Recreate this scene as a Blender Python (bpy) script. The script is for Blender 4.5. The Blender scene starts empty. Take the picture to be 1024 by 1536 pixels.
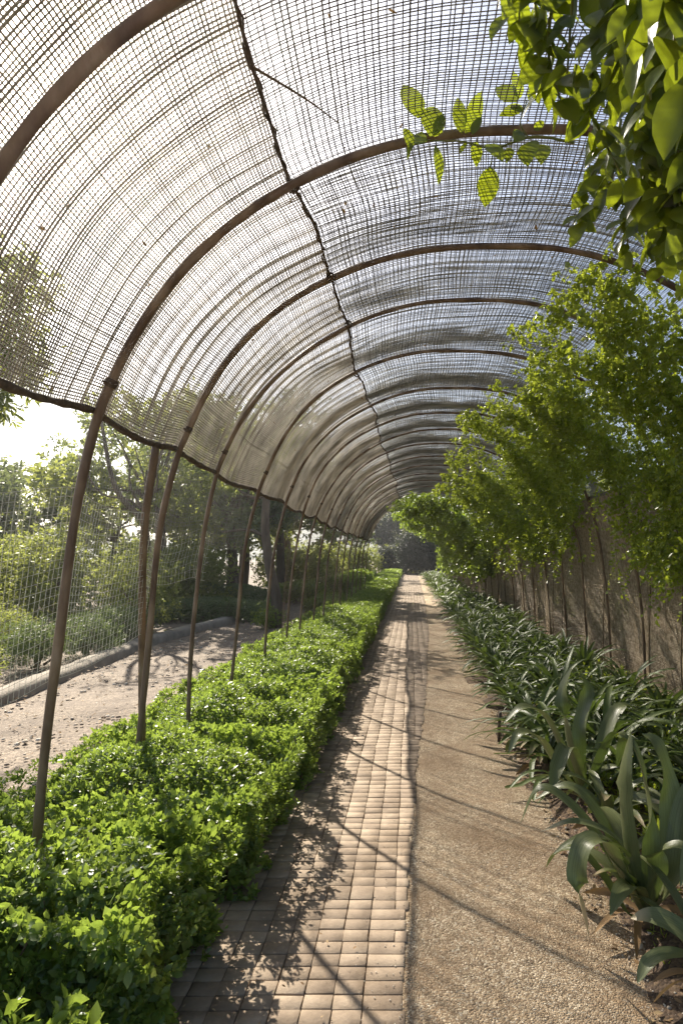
import bpy, math, random
import numpy as np
from mathutils import Vector
rng = np.random.default_rng(7)
random.seed(7)
sc = bpy.context.scene
COL = sc.collection
PI = math.pi

# ------------------------------------------------------------------ camera
EYE = 1.6; F = 900.0; VX = 616.0; VY = 832.0
cd = bpy.data.cameras.new('camera'); cam = bpy.data.objects.new('camera', cd); COL.objects.link(cam)
cam.location = (0, 0, EYE); cam.rotation_euler = (PI/2, 0, 0)
cd.sensor_fit = 'VERTICAL'; cd.sensor_height = 36; cd.sensor_width = 24
cd.lens = F/1536*36
cd.shift_x = (512-VX)/1536; cd.shift_y = (VY-768)/1536
cd.clip_start = 0.05; cd.clip_end = 2000
sc.camera = cam

def at(px, py, Y):
    return np.array([(px-VX)/F*Y, Y, EYE+(VY-py)/F*Y])

# ------------------------------------------------------------------ light
SUN = Vector((-0.65, 1.12, 1.0)).normalized()
ld = bpy.data.lights.new('sun', 'SUN'); lo = bpy.data.objects.new('sun', ld); COL.objects.link(lo)
ld.energy = 5.0; ld.angle = math.radians(0.55); ld.color = (1.0, 0.92, 0.79)
lo.rotation_euler = SUN.to_track_quat('Z', 'Y').to_euler(); lo.location = (-6, 8, 12)
w = bpy.data.worlds.new('World'); sc.world = w; w.use_nodes = True
nt = w.node_tree; bg = nt.nodes['Background']
sky = nt.nodes.new('ShaderNodeTexSky'); sky.sky_type = 'NISHITA'; sky.sun_disc = False
sky.sun_elevation = math.asin(SUN.z); sky.sun_rotation = math.atan2(SUN.x, SUN.y)
sky.air_density = 1.0; sky.dust_density = 1.7; sky.ozone_density = 1.0
nt.links.new(sky.outputs[0], bg.inputs[0]); bg.inputs[1].default_value = 0.072
sc.view_settings.view_transform = 'Standard'; sc.view_settings.look = 'None'
sc.view_settings.exposure = 1.36; sc.view_settings.gamma = 1
sc.cycles.max_bounces = 8; sc.cycles.transparent_max_bounces = 8
sc.cycles.diffuse_bounces = 4; sc.cycles.sample_clamp_indirect = 6; sc.cycles.sample_clamp_direct = 12

# ------------------------------------------------------------------ materials
def new_mat(name):
    m = bpy.data.materials.new(name); m.use_nodes = True
    n = m.node_tree.nodes; l = m.node_tree.links
    return m, n, l, n['Principled BSDF'], n['Material Output']

def ramp(n, stops):
    r = n.new('ShaderNodeValToRGB'); e = r.color_ramp.elements
    while len(e) < len(stops): e.new(0.5)
    for k, (p, c) in enumerate(stops):
        e[k].position = p; e[k].color = (*c, 1)
    return r

def leaf_mat(name, cols, rough=0.35, trans=0.35, tcol=(0.35, 0.5, 0.04), spec=0.5, mottle=0):
    m, n, l, b, o = new_mat(name)
    g = n.new('ShaderNodeNewGeometry')
    k = len(cols)-1
    r = ramp(n, [(i/max(k, 1), c) for i, c in enumerate(cols)])
    l.new(g.outputs['Random Per Island'], r.inputs[0])
    if mottle:
        tc = n.new('ShaderNodeTexCoord'); nn = n.new('ShaderNodeTexNoise'); nn.inputs['Scale'].default_value = mottle; nn.inputs['Detail'].default_value = 5
        l.new(tc.outputs['Object'], nn.inputs['Vector']); q = ramp(n, [(0.35, (.45, .5, .4)), (0.62, (1.25, 1.15, 1.0))]); l.new(nn.outputs[0], q.inputs[0])
        mm = n.new('ShaderNodeMixRGB'); mm.blend_type = 'MULTIPLY'; mm.inputs[0].default_value = 1; l.new(r.outputs[0], mm.inputs[1]); l.new(q.outputs[0], mm.inputs[2]); r = mm
        bp = n.new('ShaderNodeBump'); bp.inputs['Strength'].default_value = 0.5; bp.inputs['Distance'].default_value = 0.004; l.new(nn.outputs[0], bp.inputs['Height']); l.new(bp.outputs[0], b.inputs['Normal'])
    l.new(r.outputs[0], b.inputs['Base Color'])
    b.inputs['Roughness'].default_value = rough
    b.inputs['Specular IOR Level'].default_value = spec
    t = n.new('ShaderNodeBsdfTranslucent')
    mx = n.new('ShaderNodeMixRGB'); mx.blend_type = 'MIX'; mx.inputs[0].default_value = 0.75
    l.new(r.outputs[0], mx.inputs[1]); mx.inputs[2].default_value = (*tcol, 1)
    l.new(mx.outputs[0], t.inputs[0])
    ms = n.new('ShaderNodeMixShader'); ms.inputs[0].default_value = trans
    l.new(b.outputs[0], ms.inputs[1]); l.new(t.outputs[0], ms.inputs[2]); l.new(ms.outputs[0], o.inputs[0])
    return m

def noise_mat(name, stops, scale=4, detail=6, rough=0.8, bump=0.3, bscale=40, bdist=0.01, stretch=None, island=0.0, trans=0.0, stain=None):
    m, n, l, b, o = new_mat(name)
    tc = n.new('ShaderNodeTexCoord'); src = tc.outputs['Object']
    if stretch:
        mp = n.new('ShaderNodeMapping'); mp.inputs['Scale'].default_value = stretch
        l.new(src, mp.inputs[0]); src = mp.outputs[0]
    ns = n.new('ShaderNodeTexNoise'); ns.inputs['Scale'].default_value = scale; ns.inputs['Detail'].default_value = detail
    l.new(src, ns.inputs['Vector'])
    fac = ns.outputs[0]
    if island:
        g = n.new('ShaderNodeNewGeometry')
        ma = n.new('ShaderNodeMath'); ma.operation = 'MULTIPLY_ADD'
        l.new(g.outputs['Random Per Island'], ma.inputs[0]); ma.inputs[1].default_value = island
        mb = n.new('ShaderNodeMath'); mb.operation = 'SUBTRACT'; l.new(fac, mb.inputs[0]); mb.inputs[1].default_value = island/2
        l.new(mb.outputs[0], ma.inputs[2]); fac = ma.outputs[0]
    r = ramp(n, stops); l.new(fac, r.inputs[0])
    if stain:
        n4 = n.new('ShaderNodeTexNoise'); n4.inputs['Scale'].default_value = 2.6; n4.inputs['Detail'].default_value = 9; n4.inputs['Roughness'].default_value = .7; l.new(tc.outputs['Object'], n4.inputs['Vector'])
        q = ramp(n, [(0.36, stain), (0.54, (1, 1, 1))]); l.new(n4.outputs[0], q.inputs[0])
        mm = n.new('ShaderNodeMixRGB'); mm.blend_type = 'MULTIPLY'; mm.inputs[0].default_value = 1; l.new(r.outputs[0], mm.inputs[1]); l.new(q.outputs[0], mm.inputs[2]); r = mm
    l.new(r.outputs[0], b.inputs['Base Color'])
    b.inputs['Roughness'].default_value = rough
    if bump:
        n2 = n.new('ShaderNodeTexNoise'); n2.inputs['Scale'].default_value = bscale; n2.inputs['Detail'].default_value = 5
        l.new(src, n2.inputs['Vector'])
        bp = n.new('ShaderNodeBump'); bp.inputs['Strength'].default_value = bump; bp.inputs['Distance'].default_value = bdist
        l.new(n2.outputs[0], bp.inputs['Height']); l.new(bp.outputs[0], b.inputs['Normal'])
    if trans:
        t = n.new('ShaderNodeBsdfTranslucent'); l.new(r.outputs[0], t.inputs[0])
        ms = n.new('ShaderNodeMixShader'); ms.inputs[0].default_value = trans
        l.new(b.outputs[0], ms.inputs[1]); l.new(t.outputs[0], ms.inputs[2]); l.new(ms.outputs[0], o.inputs[0])
    return m

def gravel_mat(name, cols, dark, vs=90):
    m, n, l, b, o = new_mat(name)
    tc = n.new('ShaderNodeTexCoord')
    v = n.new('ShaderNodeTexVoronoi'); v.inputs['Scale'].default_value = vs; l.new(tc.outputs['Object'], v.inputs['Vector'])
    sp = n.new('ShaderNodeSeparateColor'); l.new(v.outputs['Color'], sp.inputs[0])
    r = ramp(n, cols); l.new(sp.outputs[0], r.inputs[0])
    ns = n.new('ShaderNodeTexNoise'); ns.inputs['Scale'].default_value = 1.7; ns.inputs['Detail'].default_value = 8; ns.inputs['Roughness'].default_value = 0.65
    l.new(tc.outputs['Object'], ns.inputs['Vector'])
    rr = ramp(n, [(0.42, (0, 0, 0)), (0.64, (1, 1, 1))]); l.new(ns.outputs[0], rr.inputs[0])
    mx = n.new('ShaderNodeMixRGB'); l.new(rr.outputs[0], mx.inputs[0]); l.new(r.outputs[0], mx.inputs[1]); mx.inputs[2].default_value = (*dark, 1)
    mul = n.new('ShaderNodeMath'); mul.operation = 'MULTIPLY'; mul.inputs[1].default_value = 0.75
    l.new(rr.outputs[0], mul.inputs[0]); l.new(mul.outputs[0], mx.inputs[0])
    l.new(mx.outputs[0], b.inputs['Base Color']); b.inputs['Roughness'].default_value = 0.85
    n3 = n.new('ShaderNodeTexNoise'); n3.inputs['Scale'].default_value = 14; n3.inputs['Detail'].default_value = 4
    l.new(tc.outputs['Object'], n3.inputs['Vector'])
    bp0 = n.new('ShaderNodeBump'); bp0.inputs['Strength'].default_value = 0.5; bp0.inputs['Distance'].default_value = 0.03
    l.new(n3.outputs[0], bp0.inputs['Height'])
    bp = n.new('ShaderNodeBump'); bp.inputs['Strength'].default_value = 0.9; bp.inputs['Distance'].default_value = 0.006; bp.invert = True
    l.new(v.outputs['Distance'], bp.inputs['Height']); l.new(bp0.outputs[0], bp.inputs['Normal']); l.new(bp.outputs[0], b.inputs['Normal'])
    return m

M = {}
M['hedge'] = leaf_mat('hedge_leaf', [(0.04, 0.085, 0.018), (0.085, 0.155, 0.03), (0.145, 0.225, 0.048), (0.26, 0.32, 0.09)], 0.40, 0.38, (0.47, 0.62, 0.08), 0.6, 3.5)
M['vine'] = leaf_mat('vine_leaf', [(0.05, 0.09, 0.02), (0.12, 0.19, 0.03), (0.26, 0.33, 0.045)], 0.33, 0.5, (0.66, 0.76, 0.06), 0.6)
M['bigleaf'] = leaf_mat('broad_leaf', [(0.03, 0.06, 0.01), (0.055, 0.10, 0.015), (0.11, 0.17, 0.02)], 0.38, 0.42, (0.46, 0.54, 0.02), 0.5, 28)
M['tree'] = leaf_mat('tree_leaf', [(0.05, 0.08, 0.02), (0.10, 0.14, 0.036), (0.18, 0.21, 0.065)], 0.5, 0.45, (0.52, 0.56, 0.11), 0.4)
M['tree_pale'] = leaf_mat('olive_leaf', [(0.07, 0.09, 0.04), (0.11, 0.14, 0.06), (0.16, 0.19, 0.09)], 0.5, 0.3, (0.30, 0.36, 0.10), 0.4)
M['dark'] = leaf_mat('evergreen_leaf', [(0.012, 0.022, 0.012), (0.02, 0.035, 0.016)], 0.5, 0.12, (0.10, 0.14, 0.03), 0.3)
M['shrub'] = leaf_mat('shrub_leaf', [(0.07, 0.10, 0.04), (0.12, 0.16, 0.06), (0.18, 0.22, 0.10)], 0.5, 0.3, (0.25, 0.33, 0.07), 0.4)
M['limehedge'] = leaf_mat('lime_leaf', [(0.08, 0.11, 0.02), (0.15, 0.19, 0.035), (0.2, 0.22, 0.06)], 0.4, 0.4, (0.4, 0.55, 0.04), 0.5)
M['bark'] = noise_mat('bark', [(0.3, (0.07, 0.05, 0.035)), (0.7, (0.18, 0.135, 0.09))], 9, 6, 0.9, 0.7, 25, 0.02, (1, 1, 0.25))
M['stem'] = noise_mat('vine_stem', [(0.3, (0.10, 0.065, 0.035)), (0.7, (0.2, 0.14, 0.07))], 20, 4, 0.8, 0.4, 60, 0.01)
M['greenstem'] = noise_mat('green_stem', [(0.3, (0.12, 0.16, 0.03)), (0.7, (0.2, 0.2, 0.05))], 20, 4, 0.6, 0.2, 60, 0.01)
M['pipe'] = noise_mat('weathered_pipe', [(0.30, (0.075, 0.04, 0.022)), (0.45, (0.15, 0.095, 0.055)), (0.6, (0.24, 0.165, 0.10)), (0.72, (0.34, 0.25, 0.17))], 9, 10, 0.6, 0.5, 60, 0.006, (1, 1, 0.4))
M['rope'] = noise_mat('dark_rope', [(0.3, (0.05, 0.035, 0.025)), (0.7, (0.14, 0.095, 0.06))], 30, 4, 0.85, 0.6, 90, 0.006)
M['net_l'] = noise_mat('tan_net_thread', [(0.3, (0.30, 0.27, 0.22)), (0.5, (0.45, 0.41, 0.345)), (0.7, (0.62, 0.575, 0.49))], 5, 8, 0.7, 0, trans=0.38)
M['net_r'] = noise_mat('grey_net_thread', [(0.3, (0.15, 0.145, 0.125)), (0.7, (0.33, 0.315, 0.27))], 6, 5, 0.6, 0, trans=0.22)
M['net_w'] = noise_mat('brown_net_thread', [(0.34, (0.30, 0.22, 0.135)), (0.5, (0.46, 0.355, 0.235)), (0.66, (0.62, 0.50, 0.35))], 22, 12, 0.6, 0, trans=0.30)  # fine noise puts the warm speckle of sunlit threads into the colour
M['net_white'] = noise_mat('white_net_thread', [(0.3, (0.5, 0.5, 0.42)), (0.7, (0.75, 0.75, 0.66))], 5, 3, 0.5, 0, trans=0.25)
M['brick'] = noise_mat('brick', [(0.22, (0.19, 0.138, 0.093)), (0.5, (0.28, 0.21, 0.145)), (0.78, (0.36, 0.28, 0.20))], 9, 10, 0.85, 0.5, 80, 0.004, island=0.26, stain=(0.66, 0.62, 0.56))
M['joint'] = noise_mat('sandy_joint', [(0.3, (0.10, 0.07, 0.042)), (0.7, (0.22, 0.155, 0.095))], 30, 5, 0.95, 0.5, 120, 0.004)
M['gravel'] = gravel_mat('gravel', [(0, (0.20, 0.135, 0.078)), (0.45, (0.38, 0.275, 0.165)), (0.8, (0.52, 0.40, 0.26)), (1, (0.75, 0.64, 0.47))], (0.26, 0.165, 0.085), 150)
M['dirt'] = gravel_mat('dirt', [(0, (0.10, 0.07, 0.042)), (0.5, (0.185, 0.135, 0.088)), (1, (0.30, 0.23, 0.16))], (0.10, 0.066, 0.04), 60)
M['soil'] = gravel_mat('soil', [(0, (0.06, 0.035, 0.02)), (0.5, (0.13, 0.08, 0.045)), (1, (0.26, 0.17, 0.09))], (0.05, 0.032, 0.02), 70)
M['stone'] = noise_mat('kerb_stone', [(0.3, (0.17, 0.14, 0.105)), (0.7, (0.33, 0.28, 0.215))], 5, 7, 0.9, 0.6, 35, 0.01)
M['litter'] = leaf_mat('dry_leaf', [(0.14, 0.075, 0.03), (0.28, 0.17, 0.08), (0.42, 0.30, 0.16)], 0.7, 0.15, (0.4, 0.25, 0.08), 0.3)
M['pebble'] = noise_mat('pebble', [(0.2, (0.22, 0.16, 0.11)), (0.8, (0.55, 0.48, 0.38))], 3, 3, 0.8, 0.2, 60, 0.004, island=0.8)
M['haze_hill'] = noise_mat('hill_scrub', [(0.3, (0.12, 0.13, 0.09)), (0.7, (0.22, 0.22, 0.17))], 0.2, 8, 0.95, 0.4, 2, 0.5)

def strap_mat(name, c0, c1, tip=None, rough=0.28, trans=0.18):
    """uv.x across, uv.y along: fine parallel veins and, for old leaves, a dried tip"""
    m, n, l, b, o = new_mat(name)
    uv = n.new('ShaderNodeUVMap'); g = n.new('ShaderNodeNewGeometry')
    mp = n.new('ShaderNodeMapping'); mp.inputs['Scale'].default_value = (14, 1.2, 1); l.new(uv.outputs[0], mp.inputs[0])
    ns = n.new('ShaderNodeTexNoise'); ns.inputs['Scale'].default_value = 2.0; ns.inputs['Detail'].default_value = 4; l.new(mp.outputs[0], ns.inputs['Vector'])
    ad = n.new('ShaderNodeMath'); ad.operation = 'MULTIPLY_ADD'; l.new(g.outputs['Random Per Island'], ad.inputs[0]); ad.inputs[1].default_value = 0.5
    sb = n.new('ShaderNodeMath'); sb.operation = 'SUBTRACT'; l.new(ns.outputs[0], sb.inputs[0]); sb.inputs[1].default_value = 0.25; l.new(sb.outputs[0], ad.inputs[2])
    r = ramp(n, [(0.25, c0), (0.75, c1)]); l.new(ad.outputs[0], r.inputs[0]); col = r.outputs[0]
    if tip:
        sx = n.new('ShaderNodeSeparateXYZ'); l.new(uv.outputs[0], sx.inputs[0])
        rr = ramp(n, [(0.80, (0, 0, 0)), (0.90, (1, 1, 1))]); l.new(sx.outputs[1], rr.inputs[0])
        mx = n.new('ShaderNodeMixRGB'); l.new(rr.outputs[0], mx.inputs[0]); l.new(col, mx.inputs[1]); mx.inputs[2].default_value = (*tip, 1); col = mx.outputs[0]
    l.new(col, b.inputs['Base Color']); b.inputs['Roughness'].default_value = rough; b.inputs['Specular IOR Level'].default_value = 0.45
    bp = n.new('ShaderNodeBump'); bp.inputs['Strength'].default_value = 0.3; bp.inputs['Distance'].default_value = 0.003
    l.new(ns.outputs[0], bp.inputs['Height']); l.new(bp.outputs[0], b.inputs['Normal'])
    t = n.new('ShaderNodeBsdfTranslucent'); t.inputs[0].default_value = (0.22, 0.32, 0.05, 1)
    ms = n.new('ShaderNodeMixShader'); ms.inputs[0].default_value = trans
    l.new(b.outputs[0], ms.inputs[1]); l.new(t.outputs[0], ms.inputs[2]); l.new(ms.outputs[0], o.inputs[0])
    return m
M['strap'] = strap_mat('strap_leaf', (0.04, 0.066, 0.016), (0.14, 0.18, 0.05), None, 0.46)
M['grey_strap'] = strap_mat('greygreen_leaf', (0.06, 0.078, 0.028), (0.17, 0.185, 0.08), None, 0.38, 0.12)
M['grey_strap_dry'] = strap_mat('dry_tipped_leaf', (0.06, 0.078, 0.028), (0.17, 0.185, 0.08), (0.42, 0.34, 0.20), 0.42, 0.12)

# ------------------------------------------------------------------ mesh helpers
class MB:
    def __init__(s): s.v = []; s.q = []; s.t = []; s.n = 0; s.uv = {}
    def add(s, V, Q=None, T=None):
        V = np.asarray(V, float).reshape(-1, 3)
        if Q is not None and len(Q): s.q.append(np.asarray(Q, int).reshape(-1, 4)+s.n)
        if T is not None and len(T): s.t.append(np.asarray(T, int).reshape(-1, 3)+s.n)
        s.v.append(V); s.n += len(V); return s
    def build(s, name, mat, parent=None, smooth=False, uv=None, origin=None):
        V = np.concatenate(s.v); Q = np.concatenate(s.q) if s.q else np.zeros((0, 4), int); T = np.concatenate(s.t) if s.t else np.zeros((0, 3), int)
        if origin is not None: V = V-np.asarray(origin, float)
        me = bpy.data.meshes.new(name)
        me.vertices.add(len(V)); me.vertices.foreach_set('co', V.astype(np.float32).ravel())
        nl = Q.size+T.size; me.loops.add(nl)
        li = np.concatenate([Q.ravel(), T.ravel()]).astype(np.int32); me.loops.foreach_set('vertex_index', li)
        npoly = len(Q)+len(T); me.polygons.add(npoly)
        ls = np.concatenate([np.arange(len(Q))*4, Q.size+np.arange(len(T))*3]).astype(np.int32)
        me.polygons.foreach_set('loop_start', ls)
        if smooth: me.polygons.foreach_set('use_smooth', np.ones(npoly, bool))
        me.update(calc_edges=True)
        if uv is not None:
            U = np.concatenate(uv).astype(np.float32)
            me.uv_layers.new(name='UVMap').data.foreach_set('uv', U[li].ravel())
        me.materials.append(mat)
        o = bpy.data.objects.new(name, me); COL.objects.link(o)
        if parent is not None: o.parent = parent
        if origin is not None: o.location = origin
        return o

def tag(o, label=None, cat=None, group=None, kind=None):
    if label: o['label'] = label; assert len(label.split()) <= 16, label
    if cat: o['category'] = cat
    if group: o['group'] = group
    if kind: o['kind'] = kind
    return o
def empty(name, loc, label=None, cat=None, group=None):
    o = bpy.data.objects.new(name, None); COL.objects.link(o); o.location = loc; o.empty_display_size = 0.1
    return tag(o, label, cat, group)
def copy_tree(o, loc=None, rz=None, parent=None, scale=None, label=None, group=None):
    c = o.copy(); COL.objects.link(c)
    if parent is not None: c.parent = parent
    if loc is not None: c.location = loc
    if rz is not None: c.rotation_euler = (0, 0, rz)
    if scale is not None: c.scale = scale if hasattr(scale, '__len__') else (scale,)*3
    if label: c['label'] = label
    if group: c['group'] = group
    for ch in list(o.children): copy_tree(ch, parent=c)
    return c

def unit(a): return a/np.maximum(np.linalg.norm(a, axis=-1, keepdims=True), 1e-9)

def tube(mb, P, R, sides=8, cap=True):
    P = np.asarray(P, float); n = len(P); R = np.broadcast_to(np.asarray(R, float), (n,))
    T = unit(np.gradient(P, axis=0))
    up = np.array([0.13, 0.31, 0.94]) if abs(T[0, 2]) < 0.8 else np.array([1, 0.1, 0.05])
    A = np.zeros_like(P); a = unit(np.cross(up, T[0]))
    for i in range(n):
        a = unit(a-T[i]*np.dot(a, T[i])); A[i] = a
    B = np.cross(T, A)
    th = np.arange(sides)/sides*2*PI
    V = P[:, None]+R[:, None, None]*(A[:, None]*np.cos(th)[None, :, None]+B[:, None]*np.sin(th)[None, :, None])
    i = np.arange(n-1)[:, None]*sides; j = np.arange(sides)[None]; j2 = (j+1) % sides
    Q = np.stack([i+j, i+j2, i+sides+j2, i+sides+j], -1).reshape(-1, 4)
    V = V.reshape(-1, 3); Tt = []
    if cap:
        V = np.concatenate([V, P[:1], P[-1:]]); c0 = n*sides; c1 = c0+1
        Tt = [[c0, (k+1) % sides, k] for k in range(sides)]+[[c1, (n-1)*sides+k, (n-1)*sides+(k+1) % sides] for k in range(sides)]
    mb.add(V, Q, Tt)

def smoothpath(P, k=8):
    P = np.asarray(P, float); Q = np.vstack([2*P[0]-P[1], P, 2*P[-1]-P[-2]]); out = []
    for i in range(1, len(Q)-2):
        for t in np.arange(k)/k:
            a, b, c, d = Q[i-1], Q[i], Q[i+1], Q[i+2]
            out.append(0.5*((2*b)+(-a+c)*t+(2*a-5*b+4*c-d)*t*t+(-a+3*b-3*c+d)*t**3))
    out.append(P[-1]); return np.array(out)

class Noise:
    def __init__(s, seed, n=7):
        r = np.random.default_rng(seed); s.k = r.normal(size=(n, 3)); s.p = r.uniform(0, 2*PI, n); s.n = n
    def __call__(s, P, f=1.0):
        P = np.asarray(P, float); return np.sin(P@s.k.T*f+s.p).sum(-1)/math.sqrt(s.n)

# leaf templates: x across, y along (0..1), z up
LEAF4 = (np.array([[0, 0, 0], [-.5, .45, .12], [.5, .45, .12], [0, 1, -.05]]), np.array([[0, 3, 1], [0, 2, 3]]))
L8v = np.array([[0, 0, 0], [-.40, .3, .10], [0, .3, 0], [.40, .3, .10], [-.44, .62, .07], [0, .62, -.02], [.44, .62, .07], [0, 1, -.14]])
L8t = np.array([[0, 2, 1], [0, 3, 2], [1, 2, 5], [1, 5, 4], [2, 3, 6], [2, 6, 5], [4, 5, 7], [5, 6, 7]])
LEAF8 = (L8v, L8t)
# a bigger leaf for close views: 6 stations
ys = np.array([0, .12, .3, .5, .7, .87, 1]); ws = np.array([.02, .30, .48, .5, .40, .2, 0.01]); zs = np.array([0, .02, .03, .02, -.03, -.1, -.18])
LBv = np.concatenate([[[-w_, y_, z_+.16*w_], [-w_*.5, y_, z_+.05*w_], [0, y_, z_], [w_*.5, y_, z_+.05*w_], [w_, y_, z_+.16*w_]] for y_, w_, z_ in zip(ys, ws, zs)])
LBt = []
for i in range(6):
    for j in range(4):
        a = i*5+j; LBt += [[a, a+1, a+6], [a, a+6, a+5]]
LEAFB = (LBv, np.array(LBt))

def put_leaves(mb, pos, dr, nrm, length, width, tpl=LEAF4):
    """vectorised leaves: base pos, axis dr, face normal about nrm"""
    n = len(pos); y = unit(dr); x = unit(np.cross(y, nrm)); z = np.cross(x, y)
    L = np.broadcast_to(length, (n,)); W = np.broadcast_to(width, (n,))
    tv, tt = tpl
    V = pos[:, None]+x[:, None]*(tv[None, :, :1]*W[:, None, None])+y[:, None]*(tv[None, :, 1:2]*L[:, None, None])+z[:, None]*(tv[None, :, 2:3]*W[:, None, None])
    T = tt[None]+(np.arange(n)*len(tv))[:, None, None]
    mb.add(V.reshape(-1, 3), None, T.reshape(-1, 3))

def sprigs(mb, tips, out, leaf, n=7, wr=0.55, tpl=LEAF4, r=rng, droop=0.0, stem=1.2):
    """a rosette of n leaves at each tip; out = outward direction of the twig"""
    N = len(tips); out = unit(out)
    ref = unit(r.normal(size=(N, 3))); a = unit(np.cross(out, ref)); b = np.cross(out, a)
    for k in range(n):
        th = k*2.4+r.uniform(-.4, .4, N)
        el = r.uniform(0.15, 0.95, N) if k < n-2 else r.uniform(0.9, 1.35, N)
        side = a*np.cos(th)[:, None]+b*np.sin(th)[:, None]
        d = side*np.cos(el)[:, None]+out*np.sin(el)[:, None]
        d[:, 2] -= droop
        nrm = out*np.cos(el)[:, None]-side*np.sin(el)[:, None]+r.normal(size=(N, 3))*.25
        base = tips-out*(leaf*stem*(1-k/n))[:, None] if np.ndim(leaf) else tips-out*leaf*stem*(1-k/n)
        s = leaf*r.uniform(.65, 1.2, N)*(1.0 if k < n-2 else .6)
        put_leaves(mb, base, d, nrm, s, s*wr, tpl)

# ------------------------------------------------------------------ tunnel profile
left = [(-1.62, 0), (-1.585, .58), (-1.54, 1.14), (-1.475, 1.7), (-1.38, 2.12), (-1.31, 2.31), (-1.19, 2.56), (-1.02, 2.80), (-.79, 3.02), (-.52, 3.19), (-.25, 3.31), (.03, 3.385), (.25, 3.41), (.47, 3.415)]
CX = .47
prof = left+[(2*CX-x, z) for x, z in left[-2::-1]]
pp = smoothpath(np.array([(x, 0, z) for x, z in prof]), 10)[:, [0, 2]]
_seg = np.linalg.norm(np.diff(pp, axis=0), axis=1); _cum = np.concatenate([[0], np.cumsum(_seg)]); ARC = _cum[-1]
_tab = np.linspace(0, ARC, 600); PX = np.interp(_tab, _cum, pp[:, 0]); PZ = np.interp(_tab, _cum, pp[:, 1])
TX = np.gradient(PX, _tab); TZ = np.gradient(PZ, _tab)
def prof_pt(s): return np.interp(s, _tab, PX), np.interp(s, _tab, PZ)
def prof_n(s):
    tx = np.interp(s, _tab, TX); tz = np.interp(s, _tab, TZ); return -tz, tx     # outward normal
def s_at_z(z, side='l'):
    h = 300
    if side == 'l': return float(np.interp(z, PZ[:h], _tab[:h]))
    return float(np.interp(-z, -PZ[h:], _tab[h:]))
def s_at_x(x): return float(np.interp(x, PX, _tab))

HOOPS = [0.5, 1.6, 2.6, 3.5, 4.25, 5.35, 6.55, 7.6, 8.7, 9.8, 11.0, 12.2, 13.4, 14.7, 16.0, 17.4, 18.8, 20.4]
HA = np.array(HOOPS)
nzA = Noise(11); nzB = Noise(12); nzC = Noise(13)
def surf(s, y, off=0.034, sag=0.045, warp=0.012):
    """outer skin of the tunnel: arc position s, distance y"""
    s = np.asarray(s, float); y = np.asarray(y, float); s, y = np.broadcast_arrays(s, y)
    i = np.clip(np.searchsorted(HA, y)-1, 0, len(HA)-2)
    fr = np.clip((y-HA[i])/(HA[i+1]-HA[i]), 0, 1); wdt = HA[i+1]-HA[i]
    x, z = prof_pt(s); nx, nz = prof_n(s)
    P3 = np.stack([s, y*1.0, s*0], -1)
    o = off-sag*wdt*np.sin(PI*fr)**2*(.6+.3*nzC(P3, 1.1))+warp*nzA(P3, 3.5)*np.sin(PI*fr)**.5
    return np.stack([x+nx*o, y+0*x, z+nz*o], -1)

ORD = ['nearest', 'second', 'third', 'fourth', 'fifth', 'sixth', 'seventh', 'eighth', 'ninth', 'tenth', 'eleventh', 'twelfth', 'thirteenth', 'fourteenth', 'fifteenth', 'sixteenth', 'seventeenth', 'eighteenth', 'nineteenth', 'twentieth']

def hoop(y, k, rad=0.0265):
    rad = .0196 if k < 2 else (.0178 if k == 2 else .0150)
    r = np.random.default_rng(100+k)
    s = np.linspace(0, ARC, 90); x, z = prof_pt(s)
    if y > 15.5: 
        pass
    ph = r.uniform(0, 6, 4)
    lean = r.uniform(-.02, .02)
    X = x+.014*np.sin(s*1.3+ph[0])+.006*np.sin(s*4+ph[1]); Y = y+.02*np.sin(s*1.1+ph[2])+lean*z; Z = z+.008*np.sin(s*2+ph[3])
    Z[0] = Z[-1] = -.05
    R = rad*(1+.05*np.sin(s*7+ph[0])+.03*np.sin(s*17))
    root = empty('tunnel_hoop', (CX, y, 0))
    tag(root, None, 'tunnel hoop', 'bent pipe hoops carrying the net tunnel')
    mb = MB(); P = np.stack([X, Y, Z], -1)-np.array([CX, y, 0]); tube(mb, P, R, 10); mb.build('arched_pipe', M['pipe'], root, True)
    # sleeve where the leg joins the arch, with its bolt
    j = int(np.argmin(abs(s-s_at_z(2.30))))
    for side, jj in ((-1, j), (1, len(s)-1-j)):
        mb = MB(); c = P[jj]; t = unit(P[jj+1]-P[jj-1])
        q = rad*(1.35 if k < 2 else 1.12)
        tube(mb, [c-t*.018, c-t*.016, c+t*.016, c+t*.018], [q*.8, q, q, q*.8], 10)
        tube(mb, [c+np.array([.015*side, -rad*1.7, 0]), c+np.array([.015*side, rad*1.7, 0])], .006, 6)
        mb.build('clamp', M['rope'], root, True)
    return root
VISH = []
for k, y in enumerate(HOOPS[1:]):
    h = hoop(y, k)
    if k == 0: h['label'] = 'nearest pipe hoop, cutting across the top left corner'
    elif k == 1: h['label'] = 'large pipe hoop, second from the front, with a leafy sprig along its top'
    elif k == 2: h['label'] = 'third pipe hoop from the front, with a slanting brace at its left leg'
    else: h['label'] = ORD[k]+' pipe hoop counted from the front of the net tunnel'

# slanting brace pole by the third hoop
mb = MB(); bp_ = smoothpath([(-1.66, 3.72, 0), (-1.62, 3.62, .9), (-1.52, 3.42, 1.7), (-1.40, 3.30, 2.2)], 8)
o_ = np.array([-1.66, 3.72, 0]); tube(mb, bp_-o_, .022, 8); bo = mb.build('brace_pole', M['pipe'], None, True); bo.location = o_
tag(bo, 'slanting brown pole propped against the left leg of the third hoop', 'pole')

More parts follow.
